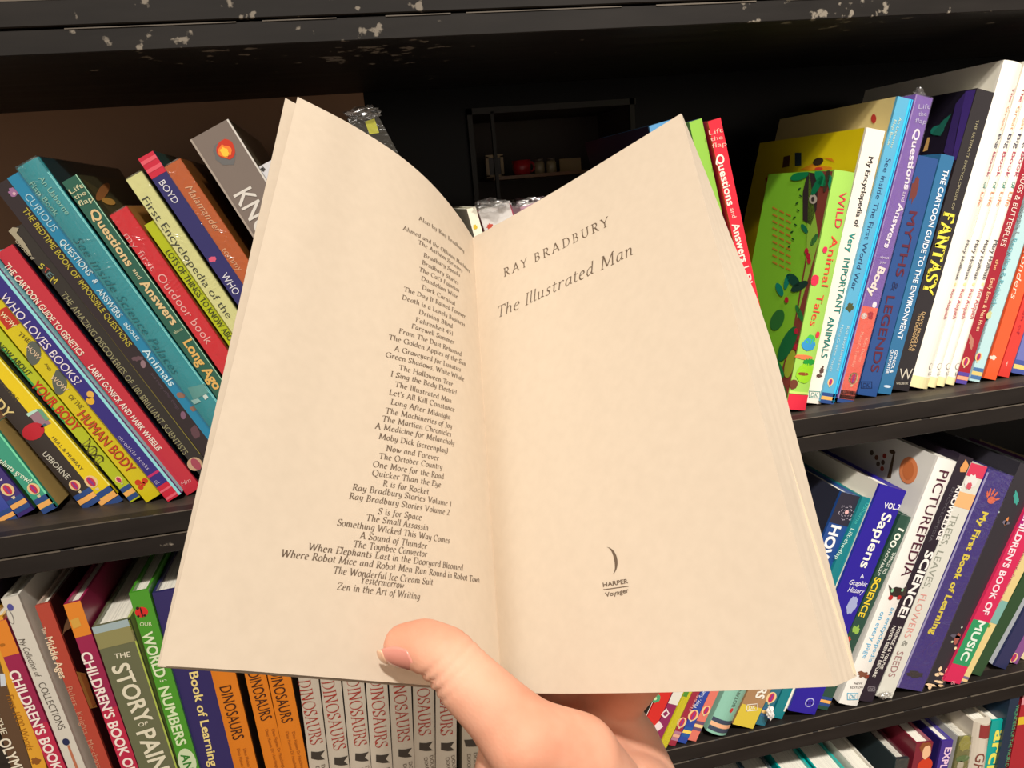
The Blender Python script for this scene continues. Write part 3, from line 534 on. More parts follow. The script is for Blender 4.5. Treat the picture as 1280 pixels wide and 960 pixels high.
W.text('WILD', (1053, 240), (1046, 285), 11, 'd83048', .004); W.text('Animal', (1043, 295), (1030, 358), 11, 'e03c30', .002); W.text('Tales', (1025, 368), (1015, 407), 10, 'd84030', .002)
for cx, cy, rx, ry, cl in ((1030, 312, 3, 4, 'd02850'), (1018, 350, 5, 7, 'd82848'), (1010, 430, 9, 8, '3090c8'), (1012, 424, 6, 6, '40b848'), (1004, 446, 12, 3, 'e07848'), (1010, 452, 8, 4, '189030'), (1005, 466, 11, 13, '90cc20'), (1003, 467, 7, 2.2, '8a4820'), (991, 480, 5, 6, '6a3420'), (1021, 418, 3, 4, 'd83048')):
    W.blob((cx, cy), rx, ry, cl, 'printed_picture', 2, wob=.08)
W.band((985, 488), (984, 491), 'c0dc70', lay=2); W.band((983, 491.5), (984, 530), 'd82840', lay=3); W.text('M', (993, 497), (1000, 497), 4.5, 'f4c0c8', .02); W.text('K', (992, 506), (998, 506), 4.5, 'f4c0c8', .02)
R0 = Book('A', .036, (1082, 160), (1003.5, 509), (1108, 163), (1024, 510), 'ece4d8', 'white spined encyclopedia of very important animals with a bright yellow cover', side='e0c814', depth=.20)
R0.sell((1023, 202), 7, 4.5, '38281c', -1, 2, -.4, name='printed_toucan'); R0.sp([(1028, 197), (1040, 198), (1044, 203), (1034, 199)], 'd8801c', -1, 2, 'printed_toucan'); R0.sp([(1000, 212), (1015, 205), (1040, 209), (1040, 214)], 'e0901c', -1, 1, 'printed_toucan'); R0.sell((1024, 211), 5, 2, 'd04030', -1, 3)
R0.sp([(957, 222), (986, 219), (984, 235), (958, 234)], 'b8202c', -1, 2, 'red_panel'); R0.sp([(994, 191), (1002, 191), (1002, 207), (994, 208)], '283848', -1, 2); R0.sp([(980, 196), (988, 194), (987, 208), (978, 210)], '503028', -1, 2)
R0.text('My Encyclopedia of', (1089, 196), (1070, 284), 7.5, '302c30', .012); R0.text('Very', (1066, 291), (1061, 315), 9, '1c8880', .022); R0.text('IMPORTANT', (1059, 323), (1046, 392), 9, '147870', .012); R0.text('ANIMALS', (1040, 396), (1030, 447), 9, '147870', .014)
R0.blob((1027, 463), 3, 5, '5a4038', 'printed_animal', wob=.35); R0.blob((1024, 470), 4, 2.4, '5a4038', 'printed_animal', wob=.35)
def dk(bk, c, cw, col, tilt=0.):
    x, y = c; k = cw / 2
    for q in (((-k, -k * .62), (k, -k * .62), (k, -k * .5), (-k, -k * .5)), ((-k, k * .5), (k, k * .5), (k, k * .62), (-k, k * .62)), ((-k, -k * .6), (-k * .9, -k * .6), (-k * .9, k * .6), (-k, k * .6)), ((k * .9, -k * .6), (k, -k * .6), (k, k * .6), (k * .9, k * .6))):
        bk.poly([(x + px, y + py + tilt * px) for px, py in q], col, 'publisher_mark', 2)
    bk.text('DK', (x - k * .6, y - tilt * k * .6), (x + k * .6, y + tilt * k * .6), k * .72, col, .0)
dk(R0, (1018, 493), 14, '5c9c94', .06)
S0 = Book('A', .033, (1120, 124), (1025, 507), (1144, 121), (1042, 504), '58a8cc', 'light blue flap book, See Inside The First World War, with a cream side', side='dcc888', other='30b4e8', depth=.21)
S0.sell((1092.5, 148.5), 3.2, 5.8, 'b83830', -1, 2, name='printed_spot'); S0.band((1144, 121), (1042, 504), '34c0f0', .26, .5, lay=1); S0.band((1144, 121), (1042, 504), '1474a8', .38, .44, lay=2)
S0.text('An Usborne', (1125.5, 147), (1114, 185), 4, 'd0dcc0', -.004); S0.text('Flap Book', (1119, 150), (1110, 182), 4, 'd0dcc0', -.004)
S0.text('See inside The First World War', (1111, 198), (1066, 363), 7.5, '28406c', -.004, sp=1.02)
S0.blob((1062, 384), 5, 5, '4a5030', 'printed_picture', wob=.3); S0.text('Rob Lloyd Jones and', (1060, 408), (1047, 463), 3.6, 'c0dce0', -.004); S0.text('Maria Cristina Pritelli', (1053, 406), (1038, 464), 3.6, 'c0dce0', -.004)
S0.balloon((1038, 477.5), 4); S0.usb((1035, 491), h=4.5)
Q0 = Book('A', .033, (1145, 121), (1044, 505), (1165.8, 120), (1067, 506), '7c5cac', 'purple lift-the-flap questions book about your body with a coral lower third', depth=.21, wrap=True)
Q0.band((1090, 384), (1060, 530), 'e86858', -.44, .5); Q0.band((1166, 120), (1044, 505), 'a890c8', -.5, -.44, lay=2)
Q0.text('Lift', (1148, 133), (1162, 133), 5, 'c0b8d8', -.002); Q0.text('the', (1148, 142), (1158, 142), 5, 'c0b8d8', -.002); Q0.text('flap', (1144, 150), (1158, 152), 5, 'c0b8d8', -.002)
Q0.text('Questions', (1147, 161), (1133, 237), 9, 'ece4f0', .03); Q0.text('and', (1131, 240), (1128, 252), 5.5, 'd8c8e0', .01); Q0.text('Answers', (1127, 255), (1108, 310), 9, 'ece4f0', .026); Q0.text('about', (1100, 321), (1111, 322), 3, 'ece4f0', 0.); Q0.text('your', (1100, 327), (1108, 328), 3, 'ece4f0', 0.); Q0.text('Body', (1103, 334), (1088, 370), 10.5, 'f0e4dc', .034)
Q0.blob((1093, 381), 3, 4, 'f0e8f0', 'printed_figure'); Q0.blob((1080, 395), 4, 4, 'f4e4dc', 'printed_figure'); Q0.blob((1088, 394), 4, 5, 'b02c38', 'printed_figure', 3, wob=.3)
Q0.text('Katie Daynes', (1083, 423), (1075, 452), 4.5, 'f8b098', -.002); Q0.text('Marie-Eve Tremblay', (1078, 415), (1066, 459), 4.5, 'f8b098', -.002)
Q0.balloon((1066.5, 473), 6.5); Q0.usb((1060, 488), h=5.5)
crumple('film_top', at_y(1149, 117, .045), (.0045, .004, .006), 4, Q0.e)
Y0 = Book('A', .034, (1149, 196), (1068, 503), (1173, 197), (1095, 501), '264c88', 'deep blue Myths and Legends book with dark maroon capitals', depth=.2, other='d06878')
Y0.text('MYTHS', (1142, 264), (1124, 346), 12, '5c2438', .014); Y0.text('&', (1120, 352), (1117, 364), 9, '24305c', .0); Y0.text('LEGENDS', (1114, 370), (1093, 465), 12, '5c2438', .014); Y0.blob((1143, 237), 5, 15, '6c3430', 'printed_creature', wob=.3); dk(Y0, (1083, 481), 14, '182c5c')
T0 = Book('A', .034, (1174, 197), (1096, 500), (1196, 191), (1111.5, 497), '2c6c98', 'mid blue Cartoon Guide to the Environment with white capitals', depth=.2, other='c04850')
T0.text('THE CARTOON GUIDE TO THE ENVIRONMENT', (1183, 212), (1124, 424), 8, 'e4ecf4', .016); T0.text('GONICK &', (1120.5, 438), (1114, 466), 4.5, 'e4ecf4', .016); T0.text('OUTWATER', (1115.5, 437), (1108.5, 467), 4.5, 'e4ecf4', .016); T0.blob((1109, 483), 5, 1.6, 'c8d8e8', 'publisher_mark')
F0 = Book('A', .036, (1221, 111), (1112.5, 492), (1244, 115), (1135.5, 490), '282428', 'black encyclopedia of Fantasy with big yellow capitals and a purple cover', side='1c1824', depth=.2)
F0.sp([(1220, 112), (1207, 114), (1190, 200), (1198, 200)], '44307c', -1, 1, 'printed_sky'); F0.sp([(1208, 114), (1195, 130), (1180, 190), (1190, 200), (1197, 160)], '382864', -1, 2, 'printed_sky'); F0.sell((1172, 163), 9, 6, '1c7464', -1, 2, -.4, name='printed_dragon'); F0.sp([(1165, 168), (1180, 150), (1190, 142), (1176, 170)], '1c6454', -1, 3, 'printed_dragon'); F0.sp([(1160, 172), (1163, 172), (1160, 188), (1154, 190)], 'c8a060', -1, 3, 'printed_wizard')
F0.text('THE ULTIMATE ENCYCLOPEDIA OF', (1222, 150), (1190, 262), 4.2, 'a09878', -.002); F0.text('FANTASY', (1187, 266), (1159, 368), 16, 'e8dc4c', nibw=.17, name='lettering')
F0.text('DAVID PRINGLE &', (1155, 390), (1141, 439), 4.5, 'c8a878', .008); F0.text('TIM DEDOPULOS', (1150, 391), (1137, 438), 4.5, 'c8a878', .008); F0.text('W', (1124, 467), (1140, 467), 13, 'd0c8b8', -.006); F0.text('WELBECK', (1120, 479), (1135, 479), 2.6, 'c0b8a8', .006)
GE = 'white paperbacks of one title with coloured lettering'
gl = ['white picture paperback, widest and leftmost of four alike beside the black Fantasy spine', 'second from left of four alike white paperbacks with coloured titles', 'third from left of four alike white paperbacks with coloured titles', 'rightmost of four alike white paperbacks, touching the maroon spine']
for i, (bl, br, x0, x1, yb) in enumerate(((1136.5, 1157.5, 1189, 1213, 487), (1157.5, 1168, 1213, 1225, 487), (1168, 1179.5, 1225, 1236, 486), (1179.5, 1192, 1236, 1248, 484))):
    def top(b0, x_, y1=78): return (x_ + (x_ - b0) * (302 - y1) / (yb - 302), y1)
    B_ = Book('A', .036, top(bl, x0), (bl, yb), top(br, x1), (br, yb), 'f0ece0', gl[i], depth=.21, hard=False, bulge=.003 if i else .004, group=GE, side='e8e4d4')
    cx = (bl * .3 + br * .7) if i == 0 else (bl + br) / 2; sx = ((x0 + x1) / 2 if i else 1207) - cx; k_ = sx / (yb - 302)
    def at(y): return (cx + (yb - y) * k_, y)
    hh = 6 if i in (0, 3) else 5
    for st, ya, yc, cl in (('The', 110, 128, 'c04858'), ('Great', 133, 163, 'e8a880'), ('Big', 168, 186, '383450'), ('Book', 190, 222, 'b04860'), ('of', 227, 236, '3c9080'), ('Life', 240, 258, 'e89470'), ('Mary Hoffman', 300, 349, '403c48'), ('Ros Asquith', 361, 398, 'c04858')):
        B_.text(st, at(ya), at(yc), hh, cl, .0)
    B_.blob(at(355), 2, 2, 'e8dca0', 'printed_dot'); B_.blob(at(457), 2.8, 4, 'a8a098', 'printed_face'); B_.blob(at(457), 2.1, 3.2, 'f0ece0', 'printed_face', 2); B_.text('LC', at(466), (at(466)[0] + 6, 466), 4, '605c58', -.008)
    B_.band(at(471), at(500), 'e8dca8', -.5, .5)
N0 = Book('A', .034, (1294, 150), (1192.5, 482), (1309, 150), (1208, 481), 'a01c30', 'maroon Bugs and Butterflies book with cream lettering', depth=.2)
N0.text('THE BOOK OF BUGS & BUTTERFLIES', (1302, 150), (1253, 308), 8.5, 'f0dcd0', -.002); N0.text('the', (1247, 324), (1243, 338), 5, 'e0b080', .01); N0.text('Emily Bone & Nat Hues', (1241, 348), (1222, 414), 6, 'f4c8a0', .006); N0.blob((1214, 428), 3, 9, 'b87c68', 'printed_butterfly', rot=-.4, wob=.3)
N0.balloon((1207, 452), 5); N0.usb((1203, 465), '5848a0', 'f0a888', h=5)
O0 = Book('A', .033, (1303, 190), (1209, 481), (1316, 190), (1225, 478), 'b8dce0', 'pale blue Recycling and Rubbish book between the maroon and orange spines', depth=.2, other='8c8884')
O0.text('Lift Questions |', (1290, 210), (1272, 291), 6, '88989c', -.002); O0.text('Recycling & Rubbish', (1269, 298), (1242, 382), 7, '68b0bc', .0); O0.blob((1236, 394), 4, 5, 'c8c890', 'printed_picture', wob=.2); O0.text('Alex Frith and', (1234, 402), (1224, 435), 3, '98c4cc', -.004); O0.balloon((1223, 446), 4.6); O0.usb((1219, 459), '4c74a8', 'e8c878', h=5)
U0 = Book('A', .032, (1330, 160), (1229, 475), (1347, 160), (1245, 474), 'ec5c30', 'orange Wonders book with a grey left side', depth=.2, side='a8a09c')
U0.text('Book of wonders', (1305, 238), (1266, 374), 9, 'f8dcc8', .002, .2); U0.blob((1241, 447), 4.5, 2.4, 'f8d8c8', 'printed_moth', wob=.3)
V0 = Book('A', .034, (1349, 160), (1246, 474), (1364, 160), (1261, 472), 'd83c34', 'scarlet book at the right edge next to the orange Wonders book', depth=.2)
V0.text('the children of', (1300, 330), (1272, 418), 5, 'b02838', 0.); V0.text('y', (1256, 454), (1260, 452), 6, 'f0c0b0', -.004, .3)
Z0 = Book('A', .034, (1365, 160), (1262, 470), (1385, 160), (1285, 466), '6c74b8', 'lavender blue book with a striped foot, rightmost on the upper shelf', depth=.2, side='6c74b8')
Z0.usb((1270, 449), '4858a0', 'f0d078', h=6)

# ---------- middle shelf, left
YB = .010
A1 = Book('B', YB, (-52, 755), (16, 960), (-22, 745), (38.75, 960), '5c4430', 'brown book of the Olympic games in the lower left corner', depth=.2, other='302440')
A1.text('HEROES OF THE', (-26, 840), (6, 917), 7, 'dcd4bc', .006); A1.text('OLYMPICS', (5, 923), (34, 985), 12, 'e4dcc8', .02)
A2 = Book('B', YB, (-16, 775), (38.75, 960), (3, 769), (58.75, 960), 'dca030', 'amber first thousand words book between brown and magenta spines', depth=.2, other='f0d090')
A2.text('First 1000 Words', (12, 868), (39, 937), 7.5, 'a06818', -.004, .15); A2.poly([(0, 842), (6, 842), (8, 857), (1, 858)], 'c8d0d8', 'printed_picture'); A2.blob((45, 951), 4.5, 4, '8a5420', 'printed_bear', wob=.3)
A3 = Book('B', YB - .001, (-12, 779), (58.75, 960), (6, 775), (85, 960), '98204c', 'magenta children book with an orange head, leftmost of two alike', depth=.2)
A3.band((-12, 779), (6, 821), 'dc8428'); A3.text("CHILDREN'S BOOK", (17, 838), (73, 962), 11, 'f0e4dc', .026); A3.band((48, 905), (110, 1100), 'b82848', lay=1); A3.blob((3, 806), 3, 2, 'a86418', 'printed_dot', 2)
A4 = Book('B', YB - .002, (0, 749), (85, 960), (23.4, 744), (107, 960), 'd0ccc0', 'white book, My Collection, with a safety pin and a matchstick', depth=.2, other='e8e4d8')
A4.blob((13, 759), 3.2, 4.5, '4c4c94', 'printed_pin'); A4.blob((13, 771), 3, 9.5, '807c78', 'printed_pin', 1); A4.blob((13, 771), 2.2, 8.6, 'd0ccc0', 'printed_pin', 2)
A4.text('My Collection of', (27, 798), (49, 846), 7, '4c443c', -.008, .3); A4.text('COLLECTIONS', (52, 853), (78, 911), 8, '4c443c', -.008)
A4.blob((82.5, 927), 3.5, 4.5, '202850', 'printed_match', 2); A4.poly([(84, 932), (86.5, 931), (99, 962), (95, 962)], 'b87050', 'printed_match')
A5 = Book('B', YB + .003, (42, 757), (122, 960), (63, 754), (139, 960), 'b04434', 'brick red Middle Ages book with a candle on its dark cover', depth=.2, other='3a1814', side='b8a090')
A5.text('The', (54, 784), (58, 792), 5, 'e8ccb0', .006); A5.text('Middle Ages', (61, 796), (80, 847), 8.5, 'e8d0b0', .02); A5.text('Rulers . Knights . Merchants', (87, 858), (126, 962), 6, 'c88c70', -.002)
A5.sp([(93, 842), (106, 842), (121, 884), (110, 890), (106, 884)], 'f4b860', 1, 2, 'printed_candle'); A5.sp([(99, 842), (106, 842), (119, 880), (115, 884)], 'e0904c', 1, 3, 'printed_candle'); A5.sp([(120, 917), (123, 916), (124, 926)], 'f0b0a0', 1, 3, 'printed_highlight')
A5.sp([(85, 770), (96, 780), (80, 790), (77, 796), (80, 782)], 'd8a878', 1, 2, 'printed_figure')
A6 = Book('B', YB - .002, (78.75, 754), (151, 960), (101, 752.5), (173.75, 960), '98204c', 'magenta children book with an orange head beside the Story of Painting', depth=.2)
A6.band((78, 754), (94, 797.5), 'dc8428'); A6.poly([(88, 775), (98, 771), (102, 782), (92, 786)], 'd0a044', 'printed_picture', 2); A6.text("CHILDREN'S BOOK OF", (107, 815), (165, 965), 11, 'f0e4dc', .026); A6.band((133, 886), (200, 1100), 'b82444', lay=1)
A7 = Book('B', YB - .004, (114.4, 784.4), (173.75, 960), (162, 773), (222, 960), '64684c', 'thick olive grey hardback, The Story of Painting', depth=.2, other='b8c870', name='hardback_book')
A7.band((114, 784), (117, 793), '9cb0b4', lay=1); A7.band((117, 793), (124, 812), '8c8858', lay=1); A7.text('THE', (143, 820), (163, 817), 8, 'ddd8c0', .016); A7.text('STORY', (150, 830), (182, 902), 19, 'ddd8c0', .024); A7.text('OF', (173, 906), (185, 903), 6, 'ddd8c0', .016); A7.text('PAINTING', (182, 912), (224, 1018), 19, 'ddd8c0', .024)
A7.band((162, 773), (222, 960), 'a8b850', .455, .5)
A8 = Book('B', YB - .003, (159.4, 740.3), (225, 960), (186.6, 738.4), (249, 960), '489428', 'grass green book about numbers with a ladybird on its spine', depth=.2)
A8.blob((177, 765), 7, 6.5, 'd02824', 'printed_ladybird', 1); A8.blob((177, 765), .9, 6.5, '301010', 'printed_ladybird', 2); A8.blob((172, 760), 1.8, 1.8, '301010', 'printed_ladybird', 2); A8.blob((173, 770), 1.4, 1.4, '301010', 'printed_ladybird', 2); A8.blob((181, 769), 1.4, 1.4, '301010', 'printed_ladybird', 2)
A8.text('OUR', (175, 780), (190, 779), 6, 'd0dcb0', .01); A8.text('WORLD', (184, 790), (202, 846), 12, 'd8e4c0', .026); A8.text('in', (200, 851), (208, 849), 4, 'd8e4c0', .004); A8.text('NUMBERS', (205, 858), (228, 931), 11, 'd4e4b8', .024); A8.blob((234, 952), 9, 17, 'c8d8b0', 'printed_panel', 1); A8.text('AN', (231, 942), (237, 962), 9, '2c7828', .02, sp=1.1)
A9 = Book('B', YB, (187, 738), (249, 960), (240, 736), (292.5, 960), '2c2660', 'wide navy book, My First Book of Learning, beside the green one', depth=.2)
A9.text('My First Book of Learning', (228, 775), (268, 957), 9.5, 'e8d488', .022)
OG = 'orange dinosaur paperbacks'
for i, (tl, bl, tr, br, ta, tb, lab) in enumerate((((240, 745), (292.5, 960), (271, 743), (323, 960), (282, 856), (299, 922), 'orange dinosaurs paperback on its own beside the navy spine'), ((283, 748), (333, 960), (312, 745), (357.4, 960), (317, 838), (334, 898), 'orange dinosaurs paperback in the middle of three'), ((314, 748), (358, 960), (345, 745), (385, 960), (344, 836), (360, 901), 'orange dinosaurs paperback nearest the white ones'))):
    b = Book('B', YB, tl, bl, tr, br, 'd87c1c', lab, depth=.19, hard=False, group=OG, side='3c2c20', other='4c3a2c', bulge=.0015)
    b.text('DINOSAURS', ta, tb, 13, '3c1c10', .004, sp=1.02)
    dx = (tb[0] - ta[0]) / (tb[1] - ta[1])
    for k_ in (-4, 4): b.text('Dino Haines Dr Hutchings', (tb[0] + k_ + dx * 12, tb[1] + 12), (tb[0] + k_ + dx * 60, tb[1] + 60), 3.4, '9c5418', -.004)
WG = 'white dinosaurs paperbacks'
xs = [(364.5, 371, 387), (393.5, 400, 411), (421, 427, 438), (452, 457, 464), (481.5, 485, 491.4), (513, 515, 518), (543.2, 543.75, 544.5), (572.3, 571.5, 571)]
ys = (735, 851, 960); names = ['leftmost', 'second', 'third', 'fourth', 'fifth', 'sixth', 'seventh']
tx = [((380, 849, 396, 928)), ((409.5, 850, 425, 935)), ((441, 847, 451, 930)), ((470, 846, 477, 932)), ((498, 838, 505, 925)), ((528, 830, 531, 917)), ((557, 832, 558, 917))]
tooth = [(384, 946), (413, 953, ), (446, 950), (477, 950), (504, 943), (529, 936), (556, 935)]
for i in range(7):
    L0, R0_ = xs[i], xs[i + 1]
    b = Book('B', YB + .002 * (i % 3), (L0[0] + .8, 795), (L0[2] + .5, 960), (R0_[0] - .6, 795), (R0_[2] - .6, 960), 'c0b6a6', 'white dinosaurs paperback, ' + names[i] + ' from the left of the seven standing together', depth=.19, hard=False, group=WG, bulge=.0018, side='8c8478')
    q_ = tx[i]; b.text('DINOSAURS', (q_[0], q_[1]), (q_[2], q_[3]), 13, 'a02c20', nibw=.075)
    c0 = (q_[2] + 2, q_[3] + 16); b.poly([(c0[0] - 9, c0[1] - 6), (c0[0] - 2, c0[1] - 6), (c0[0] + 8, c0[1] - 7), (c0[0] + 3, c0[1] - 1), (c0[0] + 8, c0[1] + 4), (c0[0] - 1, c0[1] + 4), (c0[0] - 9, c0[1] + 3)], '3a342e', 'printed_jaw', 1)
    b.text('DOUGAL', (c0[0] + 6, c0[1] + 10), (c0[0] + 9, c0[1] + 36), 4, '605448', -.002); b.text('DIXON', (c0[0] - 1, c0[1] + 12), (c0[0] + 2, c0[1] + 34), 4, '605448', -.002)
b = Book('B', YB, (578, 795), (577, 960), (606, 795), (605, 960), 'b0a694', 'white dinosaurs paperback standing apart on the right, half behind the hand', depth=.19, hard=False, group=WG, bulge=.0018)
b.text('DINOSAURS', (590, 826), (590, 912), 13, 'a02c20', nibw=.075); b.poly([(580, 924), (592, 922), (602, 919), (596, 926), (600, 931), (582, 932)], '3a342e', 'printed_jaw'); b.text('DIXON', (586, 941), (586, 962), 4, '605448', -.002); b.text('DOUGAL', (594, 939), (594, 968), 4, '605448', -.002)

# ---------- middle shelf, right: the slanting group under the open book
YM = .004
def slant(bl, br, w_top, col, label, **k):
    # bl / br: lower corners seen; the books lean to the right by the same slope
    s_ = .46; h = 165
    return Book('B', k.pop('Y', YM), (bl[0] + s_ * h, bl[1] - h), bl, (br[0] + s_ * h + w_top, br[1] - h), br, col, label, **k)
B1 = slant((762, 940), (776, 938), 0, '48a0b8', 'light blue book glimpsed between the hand and the striped black spine', depth=.19)
B2 = slant((777, 938), (789, 937), 0, 'e8e4dc', 'black and white striped book just right of the hand', depth=.19); B2.band((700, 700), (800, 1000), '181410', -.1, .42)
B3 = slant((790, 938), (808, 935), 1, 'd02c28', 'red book with a green picture just right of the hand', depth=.19); B3.blob((820, 873), 5, 5, '4ca070', 'printed_picture', wob=.15); B3.blob((819, 873), 2, 2, 'c8e0b0', 'printed_picture', 2)
B4 = slant((809, 935), (823, 932), 1, '8c2858', 'plum book with white diamonds on its foot', depth=.19); B4.poly([(826, 893), (833, 885), (837, 892), (831, 898)], 'e8d8d8', 'printed_diamond'); B4.poly([(828, 892), (833, 888), (835, 892), (831, 895)], '8c2858', 'printed_diamond', 2); B4.poly([(817, 908), (824, 901), (829, 908), (822, 914)], 'e8d8d8', 'printed_diamond'); B4.band((862, 850), (840, 880), 'e0dcd0', lay=1)
B5 = slant((824, 932), (836, 928.5), 0, 'dcd020', 'lemon yellow book in crinkled film, leaning under the open page', depth=.19, wrap=True); B5.band((890, 820), (862, 872), '50a030', -.5, .1, lay=2)
B6 = slant((837, 927), (848.5, 923), 0, '9c2c40', 'dark red slim book with pink bands at its foot', depth=.19); B6.balloon((852, 903), 5.5); B6.usb((848, 914), 'b07890', 'e0a890', h=4.5); B6.text('first', (862, 889), (872, 868), 4, 'd8a0a0', -.002)
B7 = slant((850, 921), (863, 918), 0, '2c48a0', 'royal blue slim book with a balloon and bands', depth=.19); B7.balloon((866.5, 894), 6); B7.usb((860, 908), '2858a0', 'f0d060', h=5); B7.text('Play, Scene &', (868, 884), (886, 852), 5, 'e0e8f4', .0)
B8 = slant((864, 914), (877, 912), 0, 'e07868', 'coral pink slim book next to the mint green one', depth=.19); B8.balloon((882.5, 888), 5); B8.usb((877, 902), '68506c', 'f0d090', h=4.5)
B9 = slant((885, 908), (913, 906), 1, '88bca8', 'thick mint green book in film with a rounded spine', depth=.19, bulge=.004); B9.usb((893, 895), '3c4458', 'f0b088', h=6); B9.blob((912, 885), 2, 3, 'c03838', 'printed_drop', 1); B9.text('BOTANY', (914, 880), (924, 855), 5, '5c7468', -.002)
B10 = slant((919, 898), (946.5, 899), 2, 'a8825c', 'tan picture encyclopedia with a yellow foot and white letters', depth=.19, side='40a860'); B10.band((930, 880), (920, 910), 'd8c040', -.5, .5, lay=1); B10.text('DINOSAURS', (977, 805), (949, 873), 12, 'f0ece0', .03); dk(B10, (940, 884), 14, 'f0ece0', -.1)
B11 = slant((950, 893), (966, 886), 0, '2c6c80', 'small teal book with a balloon and torn white plastic at its foot', depth=.19); B11.balloon((964, 872), 6); B11.usb((958, 884), '3c6c98', 'f0c880', h=4.5)
crumple('torn_plastic', at_y(963, 891, -.004), (.0035, .003, .008), 21, B11.e, mat('e8e4e0', .3, .6, .1, 200)); 

# ---------- middle shelf, right
H1 = Book('B', .012, (1050, 615), (940, 893), (1079, 621), (964, 893), '20488c', 'dark to bright blue book with an atom drawing behind the corner of the open page', depth=.2, side='2c2e3c')
H1.band((1050, 610), (1035, 652), '2a2838', lay=1); H1.text('HOW', (1046, 657), (1026, 706), 14, 'e8ecf0', .04)
for q in range(3):
    for i in range(14):
        a_ = 2 * PI * i / 14; x, y = 10 * math.cos(a_), 3.4 * math.sin(a_); r_q = q * PI / 3; H1.blob((1058 + x * math.cos(r_q) - y * math.sin(r_q), 641 + x * math.sin(r_q) + y * math.cos(r_q)), .7, .7, 'b0a8b8', 'printed_atom', 2, n=6)
H1.blob((1058, 640), 2.5, 2.5, 'e0b0b0', 'printed_atom', 3)
I1 = Book('B', .0085, (1079, 621), (965, 892), (1091, 624), (982, 890), '147c84', 'teal lift-the-flap book with a cream edge next to the blue atom book', depth=.2, other='e8e4d0')
I1.text('Usborne', (1085, 629), (1069, 655), 6, '48b8b0', 0.); I1.text('Lift-the-flap', (1066, 661), (1045, 699), 6, 'c8e8dc', .0); I1.band((1091, 624), (985, 890), 'e8e8d8', .34, .5, lay=1)
J1 = Book('B', .004, (1098.75, 605), (988, 886), (1135, 614), (1018, 891), '281c98', 'royal blue Sapiens graphic history, volume two, with a cream left board', depth=.2, side='d8d4c8', name='hardback_book')
J1.text('VOL.2', (1105, 631), (1125, 634), 6.5, 'e8e8f0', .02); J1.text('Sapiens', (1110, 642), (1080, 710), 14, 'ecece4', .02); J1.text('A', (1075, 720), (1080, 720), 5, 'e0e0f0', .01); J1.text('Graphic', (1062, 727), (1084, 730), 6, 'e0e0f0', .01, .3); J1.text('History', (1060, 736), (1080, 739), 6, 'e0e0f0', .01, .3); J1.blob((1065, 756), 6, 11, 'a0a8d0', 'printed_figure', wob=.12)
J1.blob((1012, 878), 5.5, 5.5, 'b8bce0', 'publisher_mark', 1); J1.blob((1012, 878), 4.4, 4.4, '3828a0', 'publisher_mark', 2); J1.text('m', (1009, 878), (1015, 878), 4, 'b8bce0', .0)
K1 = Book('B', .0065, (1126, 643), (1020, 884), (1140, 647), (1037, 882), '284c40', 'dark green book of a hundred things about science, low beside Sapiens', depth=.2)
K1.text('100', (1127, 661), (1114, 684), 9, 'e8ece0', .02); K1.text('THINGS TO', (1118, 690), (1104, 717), 4.4, 'dce4d8', .006); K1.text('KNOW ABOUT', (1112, 686), (1097, 719), 4.4, 'dce4d8', .006); K1.text('SCIENCE', (1098, 722), (1076, 771), 9, 'e8cc38', .024); K1.blob((1070, 787), 4, 5, '90b850', 'printed_picture', wob=.4); K1.usb((1033, 871), h=4.5); K1.blob((1060, 800), 3, 4, 'c84030', 'printed_picture', wob=.3)
L1 = Book('B', .0035, (1170, 577), (1047, 882), (1199, 571), (1071, 882), 'e8e6e0', 'thick white Picturepedia with plum capitals and a butterfly', depth=.2, side='dcdad4', bulge=.0012, name='hardback_book')
L1.text('PICTUREPEDIA', (1180, 588), (1131, 720), 15, '4c1830', .004); L1.blob((1121, 739), 9, 6, '2c2420', 'printed_butterfly', 2, wob=.1)
L1.poly([(1119, 741), (1110, 730), (1112, 743), (1117, 745)], '3c3430', 'printed_butterfly', 2); L1.poly([(1119, 741), (1134, 731), (1131, 744), (1123, 746)], '3c3430', 'printed_butterfly', 2); L1.blob((1112, 746), 2.8, 2.8, 'b02828', 'printed_butterfly', 3); L1.blob((1123, 746), 3, 2.6, 'b02828', 'printed_butterfly', 3); L1.blob((1114, 737), 1.6, 2.4, '88c098', 'printed_butterfly', 3); L1.blob((1127, 737), 1.6, 2, '88c098', 'printed_butterfly', 3)
L1.text('an encyclopedia', (1116, 759), (1087, 827), 6.5, '60b0d8', -.002); L1.text('on every page', (1103, 764), (1080, 822), 6.5, '60b0d8', -.002)
L1.blob((1078, 842), 7, 3.5, '7c4c38', 'printed_bike', wob=.35); L1.blob((1083, 845), 2.5, 2.5, '8c3c28', 'printed_bike', 3); L1.text('NEW', (1067, 853), (1077, 853), 2.6, '605c5c', .0); L1.text('EDITION', (1062, 858), (1078, 858), 2.6, '605c5c', 0.); dk(L1, (1065, 869.5), 14, '50a8c8')
L1.sell((1136, 588), 11.5, 17, 'dc8454', -1, 2, .05, 22, 'printed_sun'); L1.sell((1136, 588), 7, 12, 'c87040', -1, 3, .05, 14, 'printed_sun')
L1.sp([(1117, 566), (1119, 566), (1114, 598), (1109, 597)], '54402c', -1, 2, 'printed_giraffe'); L1.sell((1116, 565), 4, 2.5, '54402c', -1, 3, .3, name='printed_giraffe')
for cx, cy, cl in ((1096, 572, '7c5038'), (1106, 570, 'a03c30'), (1098, 580, '6c5c48'), (1103, 586, 'b05038'), (1090, 566, '5c5040'), (1104, 578, '5c4438')): L1.sell((cx, cy), 2.4, 3.2, cl, -1, 2, name='printed_picture')
